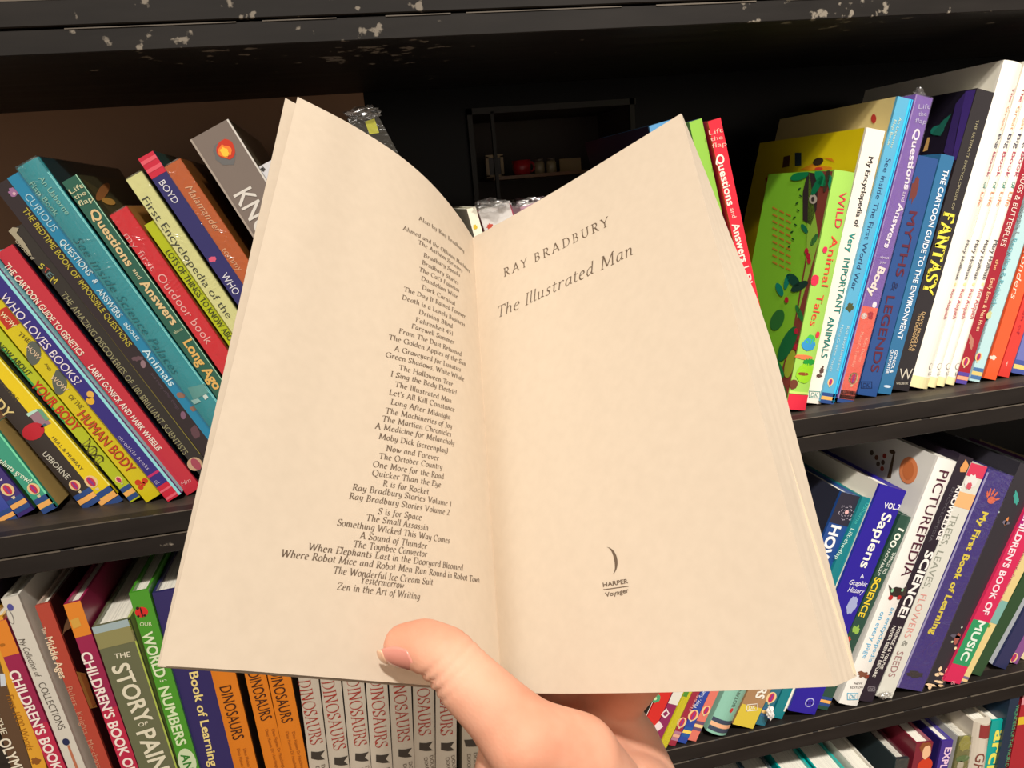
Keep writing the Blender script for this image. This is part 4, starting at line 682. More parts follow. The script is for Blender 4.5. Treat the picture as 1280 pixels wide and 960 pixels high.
M1 = Book('B', .0032, (1199.5, 570), (1073, 874), (1217, 572), (1094, 870), '261e2c', 'black knowledge encyclopedia with white SCIENCE capitals', depth=.2)
M1.poly([(1200, 585), (1207, 574), (1211, 582), (1207, 590), (1200, 590)], 'd89858', 'printed_flame'); M1.text('KNOWLEDGE', (1200, 607), (1173, 675), 8, 'ece8e4', .03); M1.text('ENCYCLOPEDIA', (1192, 609), (1162, 677), 4.4, '5c5860', .0); M1.text('SCIENCE!', (1163, 689), (1126, 772), 12, 'f0ece8', .03)
M1.text("SCIENCE AS YOU'VE", (1125, 783), (1101, 836), 4.4, 'd8d4cc', .024); M1.text('NEVER SEEN IT BEFORE', (1118, 782), (1092, 846), 4.4, 'd8d4cc', .024); dk(M1, (1089, 861), 9, '989098')
N1 = Book('B', .0028, (1214, 576), (1096, 868), (1234, 586), (1117, 866), 'd6d6cc', 'pale trees, leaves, flowers and seeds book with a red head in film', depth=.2)
N1.band((1225, 570), (1215, 596), 'd03858'); N1.blob((1214, 602), 8, 9, 'dcdcd8', 'printed_flower', 2, wob=.2); N1.blob((1211, 607), 3.5, 4.5, 'c85060', 'printed_flower', 3, wob=.2); N1.band((1207, 616), (1198, 634), 'e8b078')
N1.text('TREES, LEAVES,', (1195, 642), (1157, 736), 10, '94988c', -.004); N1.text('FLOWERS', (1155, 743), (1134, 797), 10, 'd89890', -.004); N1.text('&', (1133, 801), (1129, 808), 8, '8c8c84', .0); N1.text('SEEDS', (1126, 814), (1114, 846), 10, 'a07878', .0)
crumple('film_foot', at_y(1106, 869, -.002), (.008, .003, .0035), 31, N1.e)
O1 = Book('B', .003, (1234, 590), (1117, 866), (1268, 592), (1152, 866), '3c3088', 'violet blue First Book of Learning with a printed pink hand and yellow words', depth=.2, wrap=True, name='hardback_book')
O1.band((1234, 590), (1117, 866), 'a8a4d0', -.5, -.43)
for dx, dy, rx, ry, ro in ((0, 3, 5.5, 4.5, 0), (-5, -4, 1.3, 4.5, .5), (-2, -7, 1.3, 4.8, .15), (2, -7, 1.3, 4.6, -.15), (5, -4, 1.3, 4, -.4), (7, 2, 1.2, 3.8, -1.1)): O1.blob((1239 + dx, 622 + dy), rx, ry, 'e86c50', 'printed_hand', 2, rot=-ro)
O1.text('My First Book of Learning', (1232, 640), (1165, 793), 9.5, 'f0dc50', .034); O1.blob((1144, 843), 10, 4, '2c2c34', 'printed_animal', wob=.25)
P1 = Book('B', .004, (1272, 580), (1152.5, 864), (1305, 585), (1176, 862), '2e2c34', 'black picture book with gold scrollwork at its foot', depth=.2)
P1.blob((1290, 602), 6, 7, '3c9c90', 'printed_flourish', wob=.3); P1.blob((1270, 622), 3, 8, '3c9c90', 'printed_flourish', rot=-.6, wob=.3)
for cx, cy, rx, ry, cl in ((1257, 653, 5, 2.5, '706878'), (1258, 651, 1.6, 5, 'd88850'), (1196, 798, 3, 7, 'a0584c'), (1194, 795, 7, 2, '5c5868'), (1248, 640, 1.2, 1.2, 'c0d0d0'), (1202, 784, 1.2, 1.2, 'c0d0c0'), (1190, 802, 1.4, 1.4, 'd8d8b0'), (1194, 810, 1.6, 1.6, 'e0e0b0'), (1176, 842, 4, 1.6, 'f0c8a0'), (1184, 838, 2.6, 3.6, 'f0bca0'), (1180, 848, 3, 4.4, 'f0bca0'), (1171, 843, 3, 2, 'f0d0a8'), (1175, 836, 2, 3, 'f0d0a8'), (1163, 856, 7, 1.5, 'f0d0a8'), (1173, 852, 6, 1.5, 'f0d0a8'), (1162, 859, 2.2, 2.2, 'f0d0a8'), (1176, 857, 4, 1.4, 'e8c498')): P1.blob((cx, cy), rx, ry, cl, 'printed_flourish', 2, wob=.15)
Q1 = Book('B', .001, (1300, 595), (1176, 862), (1325, 600), (1194, 864), 'd02858', 'pink and green Children Book of Music spine with a red foot', depth=.2)
Q1.band((1300, 560), (1276, 660), 'a81878'); Q1.band((1219, 774), (1196, 830), '2c9460', lay=1); Q1.text("CHILDREN'S BOOK OF", (1286, 640), (1231, 768), 10, 'f4dce4', .026); Q1.text('MUSIC', (1228, 776), (1204, 826), 11.5, 'e0ece0', .026); Q1.text('DK', (1189, 853), (1194, 853), 4, 'f0a8b0', 0.)
R1 = Book('B', .003, (1327, 600), (1197, 856), (1338, 604), (1207.5, 853), 'e0cc8c', 'slim cream questions and answers book beside the pink music spine', depth=.2)
R1.text('Questions and Answers', (1300, 650), (1250, 752), 6.5, 'd89890', .0); R1.band((1252, 750), (1238, 778), '7cb0a8'); R1.blob((1236, 782), 2, 2, '70a030', 'printed_dot', 2); R1.usb((1206, 845), '706488', 'e8c890', h=4)
S1 = Book('B', .006, (1340, 606), (1209, 850), (1358, 608), (1222.5, 849), '2c4c30', 'dark green slim book near the right edge of the middle shelf', depth=.2, other='b8c8b8')
T1 = Book('B', .008, (1362, 610), (1233.75, 850), (1380, 612), (1249, 850), '2c3058', 'navy book with a white left board near the right edge', depth=.2, side='c0c4cc')
U1 = Book('B', .012, (1382, 612), (1252, 845), (1394, 614), (1263, 844), '84508c', 'purple slim book with a balloon near the right edge', depth=.2); U1.balloon((1267, 822), 5); U1.usb((1260, 835), '7c78a8', 'e8b078', h=4)
V1 = Book('B', .016, (1396, 614), (1264, 839), (1406, 616), (1273, 838), 'e8d8a8', 'cream slim book with dark stripes, last at the right edge of the middle shelf', depth=.2); V1.usb((1270, 826), '6c6470', 'f0e0b0', h=4)

# ---------- bottom row
YC = .008
def low(TL, TR, sl, col, label, **k): return Book('C', k.pop('Y', YC), TL, (TL[0] - sl * 100, TL[1] + 100), TR, (TR[0] - sl * 100, TR[1] + 100), col, label, depth=k.pop('depth', .2), **k)
low((862, 985), (884, 980), .2, 'b04030', 'rust red book top seen lowest beside the wrist', side='8c2c24')
low((899, 975), (938, 972), .2, '3c5464', 'cream block of a grey-blue book at the bottom edge', other='34505e')
low((944, 983), (980, 979), .2, '50646c', 'book with a slate board at the bottom edge, left of the teal pair', other='5a6c74')
low((986, 978), (1026, 972), .2, '00a09c', 'left book of the teal-edged pair at the bottom edge', other='10b0a8')
low((1030, 976), (1066, 970), .2, '00a09c', 'right book of the teal-edged pair at the bottom edge', other='10b0a8')
low((1070, 968), (1095, 957), .2, 'e0dcd0', 'white book top right of the teal-edged pair', other='d8d4c8')
g_ = low((1119, 952), (1137, 944), .2, '28383c', 'charcoal book in clear film at the bottom edge', side='303c40', wrap=True, other='5c2430'); crumple('film_top', at_y(1110, 915, .1), (.012, .05, .012), 41, g_.e)
m_ = low((1145, 933), (1167.5, 924), .21, '7c2434', 'maroon book with a portrait of a figure in red', side='7c2434', other='9c5060'); m_.blob((1158, 940), 5, 8, 'e8b890', 'printed_portrait', 2, wob=.1); m_.blob((1157, 934), 7, 6, '8a4c28', 'printed_portrait', 1, wob=.15); m_.blob((1156, 957), 9, 9, 'c83c20', 'printed_portrait', 1)
p_ = low((1177, 930), (1192.5, 922), .21, '44308c', 'violet hardback with pale pink capitals beginning EXP', side='2c2470', other='4838a0'); p_.text('EXPLORE', (1186, 934), (1172, 985), 9, 'e8c8e0', .03)
v2 = low((1199, 925), (1218, 917.5), .21, '7c7c48', 'book with a green painted landscape in clear film', side='d4d4cc', wrap=True); v2.blob((1206, 930), 7, 9, 'a09c4c', 'printed_tree', 2, wob=.2); v2.blob((1203, 948), 8, 4, '5c7c48', 'printed_field', 2); v2.blob((1200, 957), 4, 6, 'c8c0a8', 'printed_letter', 2)
c2 = low((1217, 900), (1238, 899), .13, 'cfc6b6', 'cream rounded hardback with a maroon label and brown letters', bulge=.008, name='hardback_book', depth=.17); c2.poly([(1221, 902), (1237, 900), (1234, 917), (1219, 918)], '8c3434', 'title_label'); c2.text('GR', (1221, 936), (1216, 960), 9, '7c4438', .0); c2.text('EEK', (1215, 963), (1209, 990), 9, '7c4438', .0)
a2 = low((1240, 903), (1262, 897), .19, '08a098', 'turquoise hardback with yellow letters beginning arc', name='hardback_book', depth=.19); a2.text('archi', (1252, 912), (1236, 978), 15, 'e8e060', .03)
n2 = low((1264, 868), (1276, 866), .2, '1c3048', 'tall slim navy Wonders of the World book', depth=.19, Y=.004); n2.blob((1268, 866), 3, 2, 'e0e0e0', 'publisher_mark', 2); n2.text('WONDERS OF THE WORLD', (1272, 881), (1258, 958), 4.5, '58a878', -.002)
r2 = low((1279, 868), (1300, 864), .2, 'a82430', 'dark red book with a pink head and yellow stripe at the right edge', depth=.19, other='c8b030'); r2.band((1290, 862), (1285, 880), 'd89098'); r2.band((1277, 896), (1274, 906), 'd8b830', lay=1)

# ------------------------------------------------------------------ the open paperback
LEAF = bpy.data.materials.new('book_paper'); LEAF.use_nodes = True
nt = LEAF.node_tree; pb = nt.nodes['Principled BSDF']; tc = nt.nodes.new('ShaderNodeTexCoord'); nz = nt.nodes.new('ShaderNodeTexNoise'); nz.inputs['Scale'].default_value = 260; nz.inputs['Detail'].default_value = 4
nz2 = nt.nodes.new('ShaderNodeTexNoise'); nz2.inputs['Scale'].default_value = 38; nz2.inputs['Detail'].default_value = 2
mp = nt.nodes.new('ShaderNodeMapping'); mp.inputs['Scale'].default_value = (.5, 1, 3.2)
rp = nt.nodes.new('ShaderNodeValToRGB'); rp.color_ramp.elements[0].color = lin((200, 185, 165)); rp.color_ramp.elements[1].color = lin((210, 195, 175))
bp = nt.nodes.new('ShaderNodeBump'); bp.inputs['Strength'].default_value = .12; bp.inputs['Distance'].default_value = .0015
nt.links.new(tc.outputs['Object'], nz.inputs['Vector']); nt.links.new(tc.outputs['Object'], mp.inputs[0]); nt.links.new(mp.outputs[0], nz2.inputs['Vector']); nt.links.new(nz.outputs['Fac'], rp.inputs[0]); nt.links.new(rp.outputs[0], pb.inputs['Base Color'])
nt.links.new(nz2.outputs['Fac'], bp.inputs['Height']); nt.links.new(bp.outputs['Normal'], pb.inputs['Normal']); pb.inputs['Roughness'].default_value = .75
INK = mat((100, 83, 67), .8, 0, 0, key='book_ink')
def polyline(pts):
    """piecewise smooth curve through (x, y, depth) points, by length"""
    P = [at_d(*p) for p in pts]; L = [0]
    for a_, b_ in zip(P, P[1:]): L.append(L[-1] + (b_ - a_).length)
    def f(t):
        q = t * L[-1]; i = 0
        while i < len(P) - 2 and L[i + 1] < q: i += 1
        k = (q - L[i]) / (L[i + 1] - L[i])
        p0, p1, p2, p3 = P[max(0, i - 1)], P[i], P[i + 1], P[min(len(P) - 1, i + 2)]
        return .5 * ((2 * p1) + (p2 - p0) * k + (2 * p0 - 5 * p1 + 4 * p2 - p3) * k * k + (3 * p1 - p0 - 3 * p2 + p3) * k ** 3)
    return f
S0_, S1_ = (591, 297, .3558), (627, 864, .2548)
# the left-hand leaf arches over towards the gutter, the right-hand one lies almost flat
LT = polyline([(372, 121, .285), (410, 140, .290), (450, 162, .299), (500, 195, .310), (540, 230, .323), (572, 268, .340), S0_])
LB = polyline([(199, 832, .178), (300, 838, .189), (400, 846, .202), (500, 854, .218), (570, 859, .234), (610, 862, .2475), S1_])
RT = polyline([S0_, (606, 289, .349), (640, 270, .337), (700, 235, .321), (775, 189, .300), (851, 142, .2809)])
RB = polyline([S1_, (650, 866, .243), (700, 867, .232), (800, 866, .214), (920, 863, .196), (1043, 858, .1799)])
def leafpt(T, B_, u_, v_, off=0.):
    p = T(u_).lerp(B_(u_), v_)
    if off:
        e_ = .01; du = T(min(1, u_ + e_)).lerp(B_(min(1, u_ + e_)), v_) - T(max(0, u_ - e_)).lerp(B_(max(0, u_ - e_)), v_); dv = B_(u_) - T(u_)
        nn = du.cross(dv).normalized()
        if nn.dot(CAM - p) < 0: nn = -nn
        p = p + nn * off
    return p
BO = at_d(620, 800, .27)
paperback = thing('open_paperback', BO, 'open paperback with cream pages held up by a hand in front of the shelves', 'book')
def sheet(name, T, B_, o0, o1, u0=0., u1=1., nu=28, nv=10, m=None, parent=paperback, v0=0., v1=1.):
    bm = bmesh.new(); G = []
    for o in (o0, o1): G.append([[bm.verts.new(leafpt(T, B_, u0 + (u1 - u0) * i / nu, v0 + (v1 - v0) * j / nv, o)) for j in range(nv + 1)] for i in range(nu + 1)])
    for g in G:
        for i in range(nu):
            for j in range(nv): bm.faces.new((g[i][j], g[i + 1][j], g[i + 1][j + 1], g[i][j + 1]))
    a_, b_ = G
    for i in range(nu):
        for j in (0, nv): bm.faces.new((a_[i][j], a_[i + 1][j], b_[i + 1][j], b_[i][j]))
    for j in range(nv):
        for i in (0, nu): bm.faces.new((a_[i][j], a_[i][j + 1], b_[i][j + 1], b_[i][j]))
    o = obj(name, bm, m or LEAF, parent); 
    for p in o.data.polygons: p.use_smooth = True
    o.data.set_sharp_from_angle(angle=.6) if hasattr(o.data, 'set_sharp_from_angle') else None
    return o
leftp = sheet('left_page', LT, LB, 0, -.0002); leftp['label'] = 'left page with a long list of titles in small italic type'
rightp = sheet('right_page', RT, RB, 0, -.0002); rightp['label'] = 'right title page with two lines of type and a small crescent mark'
LT2 = polyline([(357, 122, .290), (400, 145, .296), (450, 168, .303), (500, 200, .314), (540, 234, .327), (572, 271, .344), (590, 299, .358)])
LB2 = polyline([(197, 833, .181), (300, 840, .192), (400, 848, .205), (500, 856, .221), (570, 861, .237), (610, 864, .2505), (626, 866, .258)])
sheet('under_page', LT2, LB2, -.0002, -.0005)
sheet('front_cover', LT2, LB2, -.0007, -.0013, .012, 1, m=mat('c8bca4', .4, .3, .05))
# the thick right half: the leaves fan out so that their edges show as a pale strip
OT = polyline([(600, 300, .375), (680, 250, .345), (775, 192, .314), (853, 144, .292)])
OB = polyline([(628, 862, .276), (700, 864, .252), (850, 860, .222), (1072, 846, .192)])
def outer(v_):                       # fore edge line of the last leaf
    pts = [(853, 144, .293), (884, 220, .2835), (914, 297, .2735), (945, 369, .262), (970, 445, .251), (992, 532, .239), (1030, 680, .219), (1060, 796, .201), (1071, 846, .194)]
    q = v_ * (len(pts) - 1); i = min(int(q), len(pts) - 2); k = q - i
    a_, b_ = at_d(*pts[i]), at_d(*pts[i + 1]); return a_.lerp(b_, k)
NV = 24; NF = 9
bm = bmesh.new(); rows = []
for k in range(NF + 1):
    t_ = k / NF; row = []
    for j in range(NV + 1):
        v_ = j / NV; a_ = leafpt(RT, RB, 1, v_, -.0002); b_ = outer(v_ * .999); p = a_.lerp(b_, t_)
        wv = .00012 * math.sin(t_ * PI) ; row.append(bm.verts.new(p + (a_ - BO).normalized() * wv * (1 if k % 2 else .3)))
    rows.append(row)
for k in range(NF):
    for j in range(NV): bm.faces.new((rows[k][j], rows[k + 1][j], rows[k + 1][j + 1], rows[k][j + 1]))
# back of the block and its head and foot
bk = []
for i in range(15):
    u_ = i / 14
    bk.append([bm.verts.new(OT(u_).lerp(OB(u_), j / NV)) if i < 14 else rows[NF][j] for j in range(NV + 1)])
for i in range(14):
    for j in range(NV): bm.faces.new((bk[i][j], bk[i + 1][j], bk[i + 1][j + 1], bk[i][j + 1]))
for j, T in ((0, RT), (NV, RB)):
    fr = [bm.verts.new(T(i / 14)) for i in range(14)] + [rows[0][j]]
    for i in range(14): 
        if i < 13: bm.faces.new((fr[i], fr[i + 1], bk[i + 1][j], bk[i][j]))
        else:
            bm.faces.new([fr[i], rows[0][j]] + [rows[k][j] for k in range(1, NF + 1)] + [bk[i][j]])  if False else bm.faces.new([fr[13]] + [rows[k][j] for k in range(NF + 1)] + [bk[13][j]])
blk = obj('page_block', bm, LEAF, paperback)
bm = bmesh.new(); G = [[[bm.verts.new(OT(i / 14).lerp(OB(i / 14), j / 8) + (OT(i / 14) - CAM).normalized() * o) for j in range(9)] for i in range(15)] for o in (.0008, .0014)]
for g in G:
    for i in range(14):
        for j in range(8): bm.faces.new((g[i][j], g[i + 1][j], g[i + 1][j + 1], g[i][j + 1]))
for i in range(14):
    for j in (0, 8): bm.faces.new((G[0][i][j], G[0][i + 1][j], G[1][i + 1][j], G[1][i][j]))
for j in range(8):
    for i in (0, 14): bm.faces.new((G[0][i][j], G[0][i][j + 1], G[1][i][j + 1], G[1][i][j]))
obj('back_cover', bm, mat('c8bca4', .4, .3, .05), paperback)
bm = bmesh.new(); G = []
for o in (0, .001):
    G.append([[bm.verts.new(leafpt(LT2, LB2, .985, j / 8, -.001).lerp(OT(.03).lerp(OB(.03), j / 8) + (OT(0) - CAM).normalized() * .001, i / 6) + (OT(0) - CAM).normalized() * (o + .004 * math.sin(PI * i / 6))) for j in range(9)] for i in range(7)])
for g in G:
    for i in range(6):
        for j in range(8): bm.faces.new((g[i][j], g[i + 1][j], g[i + 1][j + 1], g[i][j + 1]))
obj('spine', bm, mat('c8bca4', .4, .3, .05), paperback, True)
# print on the pages: find where a point of the photograph falls on the leaf
def proj(p):
    c_ = M.transposed() @ (p - CAM); return Vector((640 + F * c_.x / -c_.z, 480 - F * c_.y / -c_.z))
def uv_of(T, B_, px):
    u_, v_ = .5, .5; tgt = Vector(px)
    for _ in range(25):
        f0 = proj(T(u_).lerp(B_(u_), v_)); e_ = .002
        fu = (proj(T(u_ + e_).lerp(B_(u_ + e_), v_)) - f0) / e_; fv = (proj(T(u_).lerp(B_(u_), v_ + e_)) - f0) / e_
        d_ = tgt - f0; det = fu.x * fv.y - fu.y * fv.x
        if abs(det) < 1e-9: break
        u_ += max(-.2, min(.2, (d_.x * fv.y - d_.y * fv.x) / det)); v_ += max(-.2, min(.2, (fu.x * d_.y - fu.y * d_.x) / det))
        u_ = max(.0, min(.995, u_)); v_ = max(.0, min(.995, v_))
    return u_, v_
PW, PH = .125, .198
def page_text(T, B_, page, st, a, b, H, nibw=0, shear=0., bold=-.004, track=0., name='line_of_type', mid=.35, col=INK):
    ua, va = uv_of(T, B_, a); ub, vb = uv_of(T, B_, b)
    dx, dy = (ub - ua) * PW, (vb - va) * PH; L = math.hypot(dx, dy) or 1; nx, ny = dy / L, -dx / L
    vs, fs = nib(st, nibw, shear, track) if nibw else glyphs(st, bold, shear)
    bm = bmesh.new(); V = []
    for x, y, z_l in vs:
        h_ = (y - mid) * H; V.append(bm.verts.new(leafpt(T, B_, max(.001, min(.999, ua + (dx * x + nx * h_) / PW)), va + (dy * x + ny * h_) / PH, .00012 + z_l * .00002)))
    for f_ in fs:
        try: bm.faces.new([V[i] for i in f_])
        except ValueError: pass
    return obj(name, bm, col, page)
LIST = [("Also by Ray Bradbury", 523, 273, 580, 315), ("Ahmed and the Oblivion Machines", 503, 285, 587, 340), ("The Anthem Sprinters", 523, 303, 578, 340), ("Bradbury Speaks", 529, 319, 575, 345), ("Bradbury Stories", 527, 328, 573, 355), ("The Cat's Pajamas", 524, 337, 574, 364), ("Dandelion Wine", 526, 348, 572, 372), ("Dark Carnival", 527, 359, 569, 381), ("The Day It Rained Forever", 505, 362, 582, 397), ("Death is a Lonely Business", 502, 372, 581, 407), ("Driving Blind", 523, 390, 566, 409), ("Fahrenheit 451", 519, 400, 566, 418), ("Farewell Summer", 514, 408, 568, 429), ("From The Dust Returned", 498, 414, 577, 444), ("The Golden Apples of the Sun", 486, 422, 582, 456), ("A Graveyard for Lunatics", 492, 436, 576, 463), ("Green Shadows, White Whale", 482, 444, 580, 475), ("The Halloween Tree", 499, 460, 566, 481), ("I Sing the Body Electric!", 488, 468, 571, 492), ("The Illustrated Man", 494, 481, 564, 502), ("Let's All Kill Constance", 486, 491, 568, 513), ("Long After Midnight", 488, 503, 563, 523), ("The Machineries of Joy", 482, 514, 565, 534), ("The Martian Chronicles", 478, 524, 564, 544), ("A Medicine for Melancholy", 468, 533, 568, 555), ("Moby Dick (screenplay)", 473, 546, 560, 565), ("Now and Forever", 482, 561, 549, 574), ("The October Country", 474, 571, 553, 585), ("One More for the Road", 466, 581, 555, 597), ("Quicker Than the Eye", 465, 592, 551, 607), ("R is for Rocket", 478, 605, 536, 616), ("Ray Bradbury Stories Volume 1", 440, 610, 564, 631), ("Ray Bradbury Stories Volume 2", 436, 621, 562, 642), ("S is for Space", 472, 640, 527, 648), ("The Small Assassin", 458, 648, 535, 661), ("Something Wicked This Way Comes", 421, 654, 562, 677), ("A Sound of Thunder", 449, 670, 534, 684), ("The Toynbee Convector", 442, 681, 534, 694), ("When Elephants Last in the Dooryard Bloomed", 386, 685, 579, 711), ("Where Robot Mice and Robot Men Run Round in Robot Town", 352, 693, 599, 726), ("The Wonderful Ice Cream Suit", 417, 714, 541, 729), ("Yestermorrow", 451, 726, 505, 733), ("Zen in the Art of Writing", 421, 734, 525, 747)]
for i, (s_t, xa, ya, xb, yb) in enumerate(LIST): page_text(LT, LB, leftp, s_t, (xa, ya), (xb, yb), .0020, nibw=.115, shear=.06 if i == 0 else .22, mid=.32)
page_text(RT, RB, rightp, 'RAY BRADBURY', (630, 341), (761, 276), .0044, nibw=.085, track=.16, mid=.5)
page_text(RT, RB, rightp, 'The Illustrated Man', (623, 390), (790, 311), .0056, nibw=.07, shear=.2, track=.02, mid=.5)
bm = bmesh.new(); uc, vc = uv_of(RT, RB, (759, 702)); out_, in_ = [], []
for i in range(19):
    a_ = math.radians(84 - 150 * i / 18); out_.append((uc + (.0042 * math.cos(a_)) / PW, vc - (.0046 * math.sin(a_)) / PH)); in_.append((uc + (-.0007 + .0042 * math.cos(a_) * (.97 - .10 * math.sin(PI * i / 18))) / PW + .0007 * (1 - math.sin(PI * i / 18)) / PW, vc - (.0046 * math.sin(a_)) / PH))
V = [[bm.verts.new(leafpt(RT, RB, q_[0], q_[1], .00012)) for q_ in s_] for s_ in (out_, in_)]
for i in range(18): bm.faces.new((V[0][i], V[0][i + 1], V[1][i + 1], V[1][i]))
obj('crescent_mark', bm, INK, rightp)
page_text(RT, RB, rightp, 'HARPER', (754, 731), (785, 726), .0014, bold=.012, mid=.5); page_text(RT, RB, rightp, 'Voyager', (757, 744), (786, 738), .0014, bold=.01, mid=.4); page_text(RT, RB, rightp, '|', (754.5, 736.5), (755.5, 736.4), .0001, mid=.5)
bm = bmesh.new(); q_ = [uv_of(RT, RB, p) for p in ((755, 736.6), (786, 732.2), (786, 733.2), (755, 737.6))]; bm.faces.new([bm.verts.new(leafpt(RT, RB, a_, b_, .00012)) for a_, b_ in q_]); obj('rule_line', bm, INK, rightp)

# ------------------------------------------------------------------ the hand
def capsule(bm, p, q, r, s_, n=20, m_=7):
    p, q = Vector(p), Vector(q); d_ = (q - p); L = d_.length; d_.normalize(); a_ = d_.orthogonal().normalized(); b_ = d_.cross(a_); rings = []
    for k in range(m_ + 1):
        t_ = PI / 2 * (1 - k / m_); rings.append((p - d_ * r * math.sin(t_), max(1e-5, r * math.cos(t_))))
    for k in range(m_ + 1):
        t_ = PI / 2 * k / m_; rings.append((q + d_ * s_ * math.sin(t_), max(1e-5, s_ * math.cos(t_))))
    R = [[bm.verts.new(c_ + (a_ * math.cos(2 * PI * i / n) + b_ * math.sin(2 * PI * i / n)) * rr) for i in range(n)] for c_, rr in rings]
    for A, B_ in zip(R, R[1:]):
        for i in range(n): bm.faces.new((A[i], A[(i + 1) % n], B_[(i + 1) % n], B_[i]))
    bm.faces.new(R[0]); bm.faces.new(R[-1])
SKIN = bpy.data.materials.new('skin'); SKIN.use_nodes = True
nt = SKIN.node_tree; ps = nt.nodes['Principled BSDF']; tc = nt.nodes.new('ShaderNodeTexCoord')
n1 = nt.nodes.new('ShaderNodeTexNoise'); n1.inputs['Scale'].default_value = 45; n1.inputs['Detail'].default_value = 3
n2_ = nt.nodes.new('ShaderNodeTexVoronoi'); n2_.inputs['Scale'].default_value = 900
rp = nt.nodes.new('ShaderNodeValToRGB'); rp.color_ramp.elements[0].color = lin((219, 154, 126)); rp.color_ramp.elements[1].color = lin((232, 177, 150)); rp.color_ramp.elements[0].position = .35; rp.color_ramp.elements[1].position = .65
bp = nt.nodes.new('ShaderNodeBump'); bp.inputs['Strength'].default_value = .08; bp.inputs['Distance'].default_value = .0005
nt.links.new(tc.outputs['Object'], n1.inputs['Vector']); nt.links.new(tc.outputs['Object'], n2_.inputs['Vector']); nt.links.new(n1.outputs['Fac'], rp.inputs[0]); nt.links.new(rp.outputs[0], ps.inputs['Base Color']); nt.links.new(n2_.outputs['Distance'], bp.inputs['Height']); nt.links.new(bp.outputs['Normal'], ps.inputs['Normal'])
ps.inputs['Roughness'].default_value = .62; ps.inputs['Specular IOR Level'].default_value = .3; ps.inputs['Subsurface Weight'].default_value = .15; ps.inputs['Subsurface Radius'].default_value = (1, .35, .2); ps.inputs['Subsurface Scale'].default_value = .004
def chain(bm, pts):
    for a_, b_ in zip(pts, pts[1:]): capsule(bm, at_d(*a_[:3]), at_d(*b_[:3]), a_[3], b_[3])
bm = bmesh.new()
# thumb: tip over the left page, first joint, knuckle, ball of the thumb, wrist
chain(bm, [(506, 806, .2110, .0062), (531, 806, .2085, .0073), (558, 821, .206, .0083), (584, 851, .205, .0088), (620, 886, .205, .0096), (658, 927, .207, .0118), (703, 990, .213, .0165), (742, 1075, .225, .0215), (770, 1180, .245, .024)])
chain(bm, [(655, 925, .203, .0110), (720, 950, .214, .013), (735, 1000, .222, .018)])
chain(bm, [(660, 960, .215, .015), (715, 1040, .225, .020)])
# palm and heel of the hand under the lower edge
chain(bm, [(790, 1010, .238, .0165), (798, 1080, .243, .020), (790, 1180, .250, .024)])
chain(bm, [(742, 985, .240, .016), (770, 930, .262, .012), (757, 880, .267, .010)])
chain(bm, [(800, 1000, .245, .0150), (784, 932, .256, .0115), (758, 885, .264, .0095)])
chain(bm, [(700, 985, .236, .016), (715, 915, .264, .012), (718, 875, .274, .010)])
chain(bm, [(650, 965, .230, .014), (650, 925, .262, .011), (668, 875, .280, .010)])
# four fingers spread up the back of the book
FNG = [[(664, 880, .280, .0096), (640, 790, .315, .0088), (622, 730, .330, .0080), (610, 690, .338, .0072)],
       [(716, 880, .274, .0098), (712, 780, .312, .0088), (700, 700, .330, .0080), (692, 655, .342, .0072)],
       [(757, 885, .266, .0094), (775, 790, .304, .0084), (780, 715, .322, .0078), (782, 672, .333, .0070)],
       [(760, 890, .262, .0086), (830, 812, .294, .0074), (850, 758, .302, .0066), (862, 728, .308, .0060)]]
def behind(x, y, r):                 # a joint resting against the back of the book
    u_, v_ = uv_of(OT, OB, (x, y)); p = OT(u_).lerp(OB(u_), v_); p = p + (p - CAM).normalized() * (r + .0012)
    return (x, y, -(M.transposed() @ (p - CAM)).z, r)
FNG = [[fg[0]] + [behind(x, y, r) for x, y, d, r in fg[1:]] for fg in FNG]
for fg in FNG: chain(bm, fg)
# forearm
chain(bm, [(770, 1150, .245, .024), (790, 1290, .275, .0245), (830, 1560, .34, .029), (880, 1900, .42, .036)])
chain(bm, [(800, 1150, .252, .023), (820, 1290, .280, .0235), (860, 1560, .34, .028)])
person = thing('person', at_d(780, 1180, .25), 'person whose bare left hand holds the open paperback, thumb over its left page', 'person')
hand = obj('hand', bm, SKIN, person)
hand['label'] = 'left hand with the thumb laid on the page and a short pale nail'
bpy.context.view_layer.update()
rm = hand.modifiers.new('skin_over', 'REMESH'); rm.mode = 'VOXEL'; rm.voxel_size = .00115; rm.use_smooth_shade = True
sm = hand.modifiers.new('soften', 'SMOOTH'); sm.factor = .8; sm.iterations = 14
bpy.context.view_layer.update()
me = bpy.data.meshes.new_from_object(hand.evaluated_get(bpy.context.evaluated_depsgraph_get()))
hand.modifiers.clear(); hand.data = me
# skin folds over the first joint of the thumb, and the long crease of the palm
HO = ORG[person.name]
ja = at_d(558, 821, .206) - HO; jb = at_d(584, 851, .205) - HO; ax = (jb - ja).normalized(); cv = (CAM - at_d(565, 830, .19)).normalized()
for v in me.vertices:
    d_ = v.co - ja; s_ = d_.dot(ax); rad = (d_ - ax * s_).length
    if rad < .0125 and -.012 < s_ < .014:
        side = (d_ - ax * s_).normalized(); low_ = max(0, side.dot(at_d(545, 850, .2) - at_d(570, 830, .2)) / .006)
        dd = 0
        for c0, wd, dp in ((-.0010, .0006, .0009), (.0018, .0007, .0012), (.0045, .0007, .0010), (.0070, .0006, .0005)): dd += dp * math.exp(-((s_ - c0) / wd) ** 2)
        v.co -= side * dd * min(1, .22 + low_)
me.materials.clear(); me.materials.append(SKIN)
for p in me.polygons: p.use_smooth = True
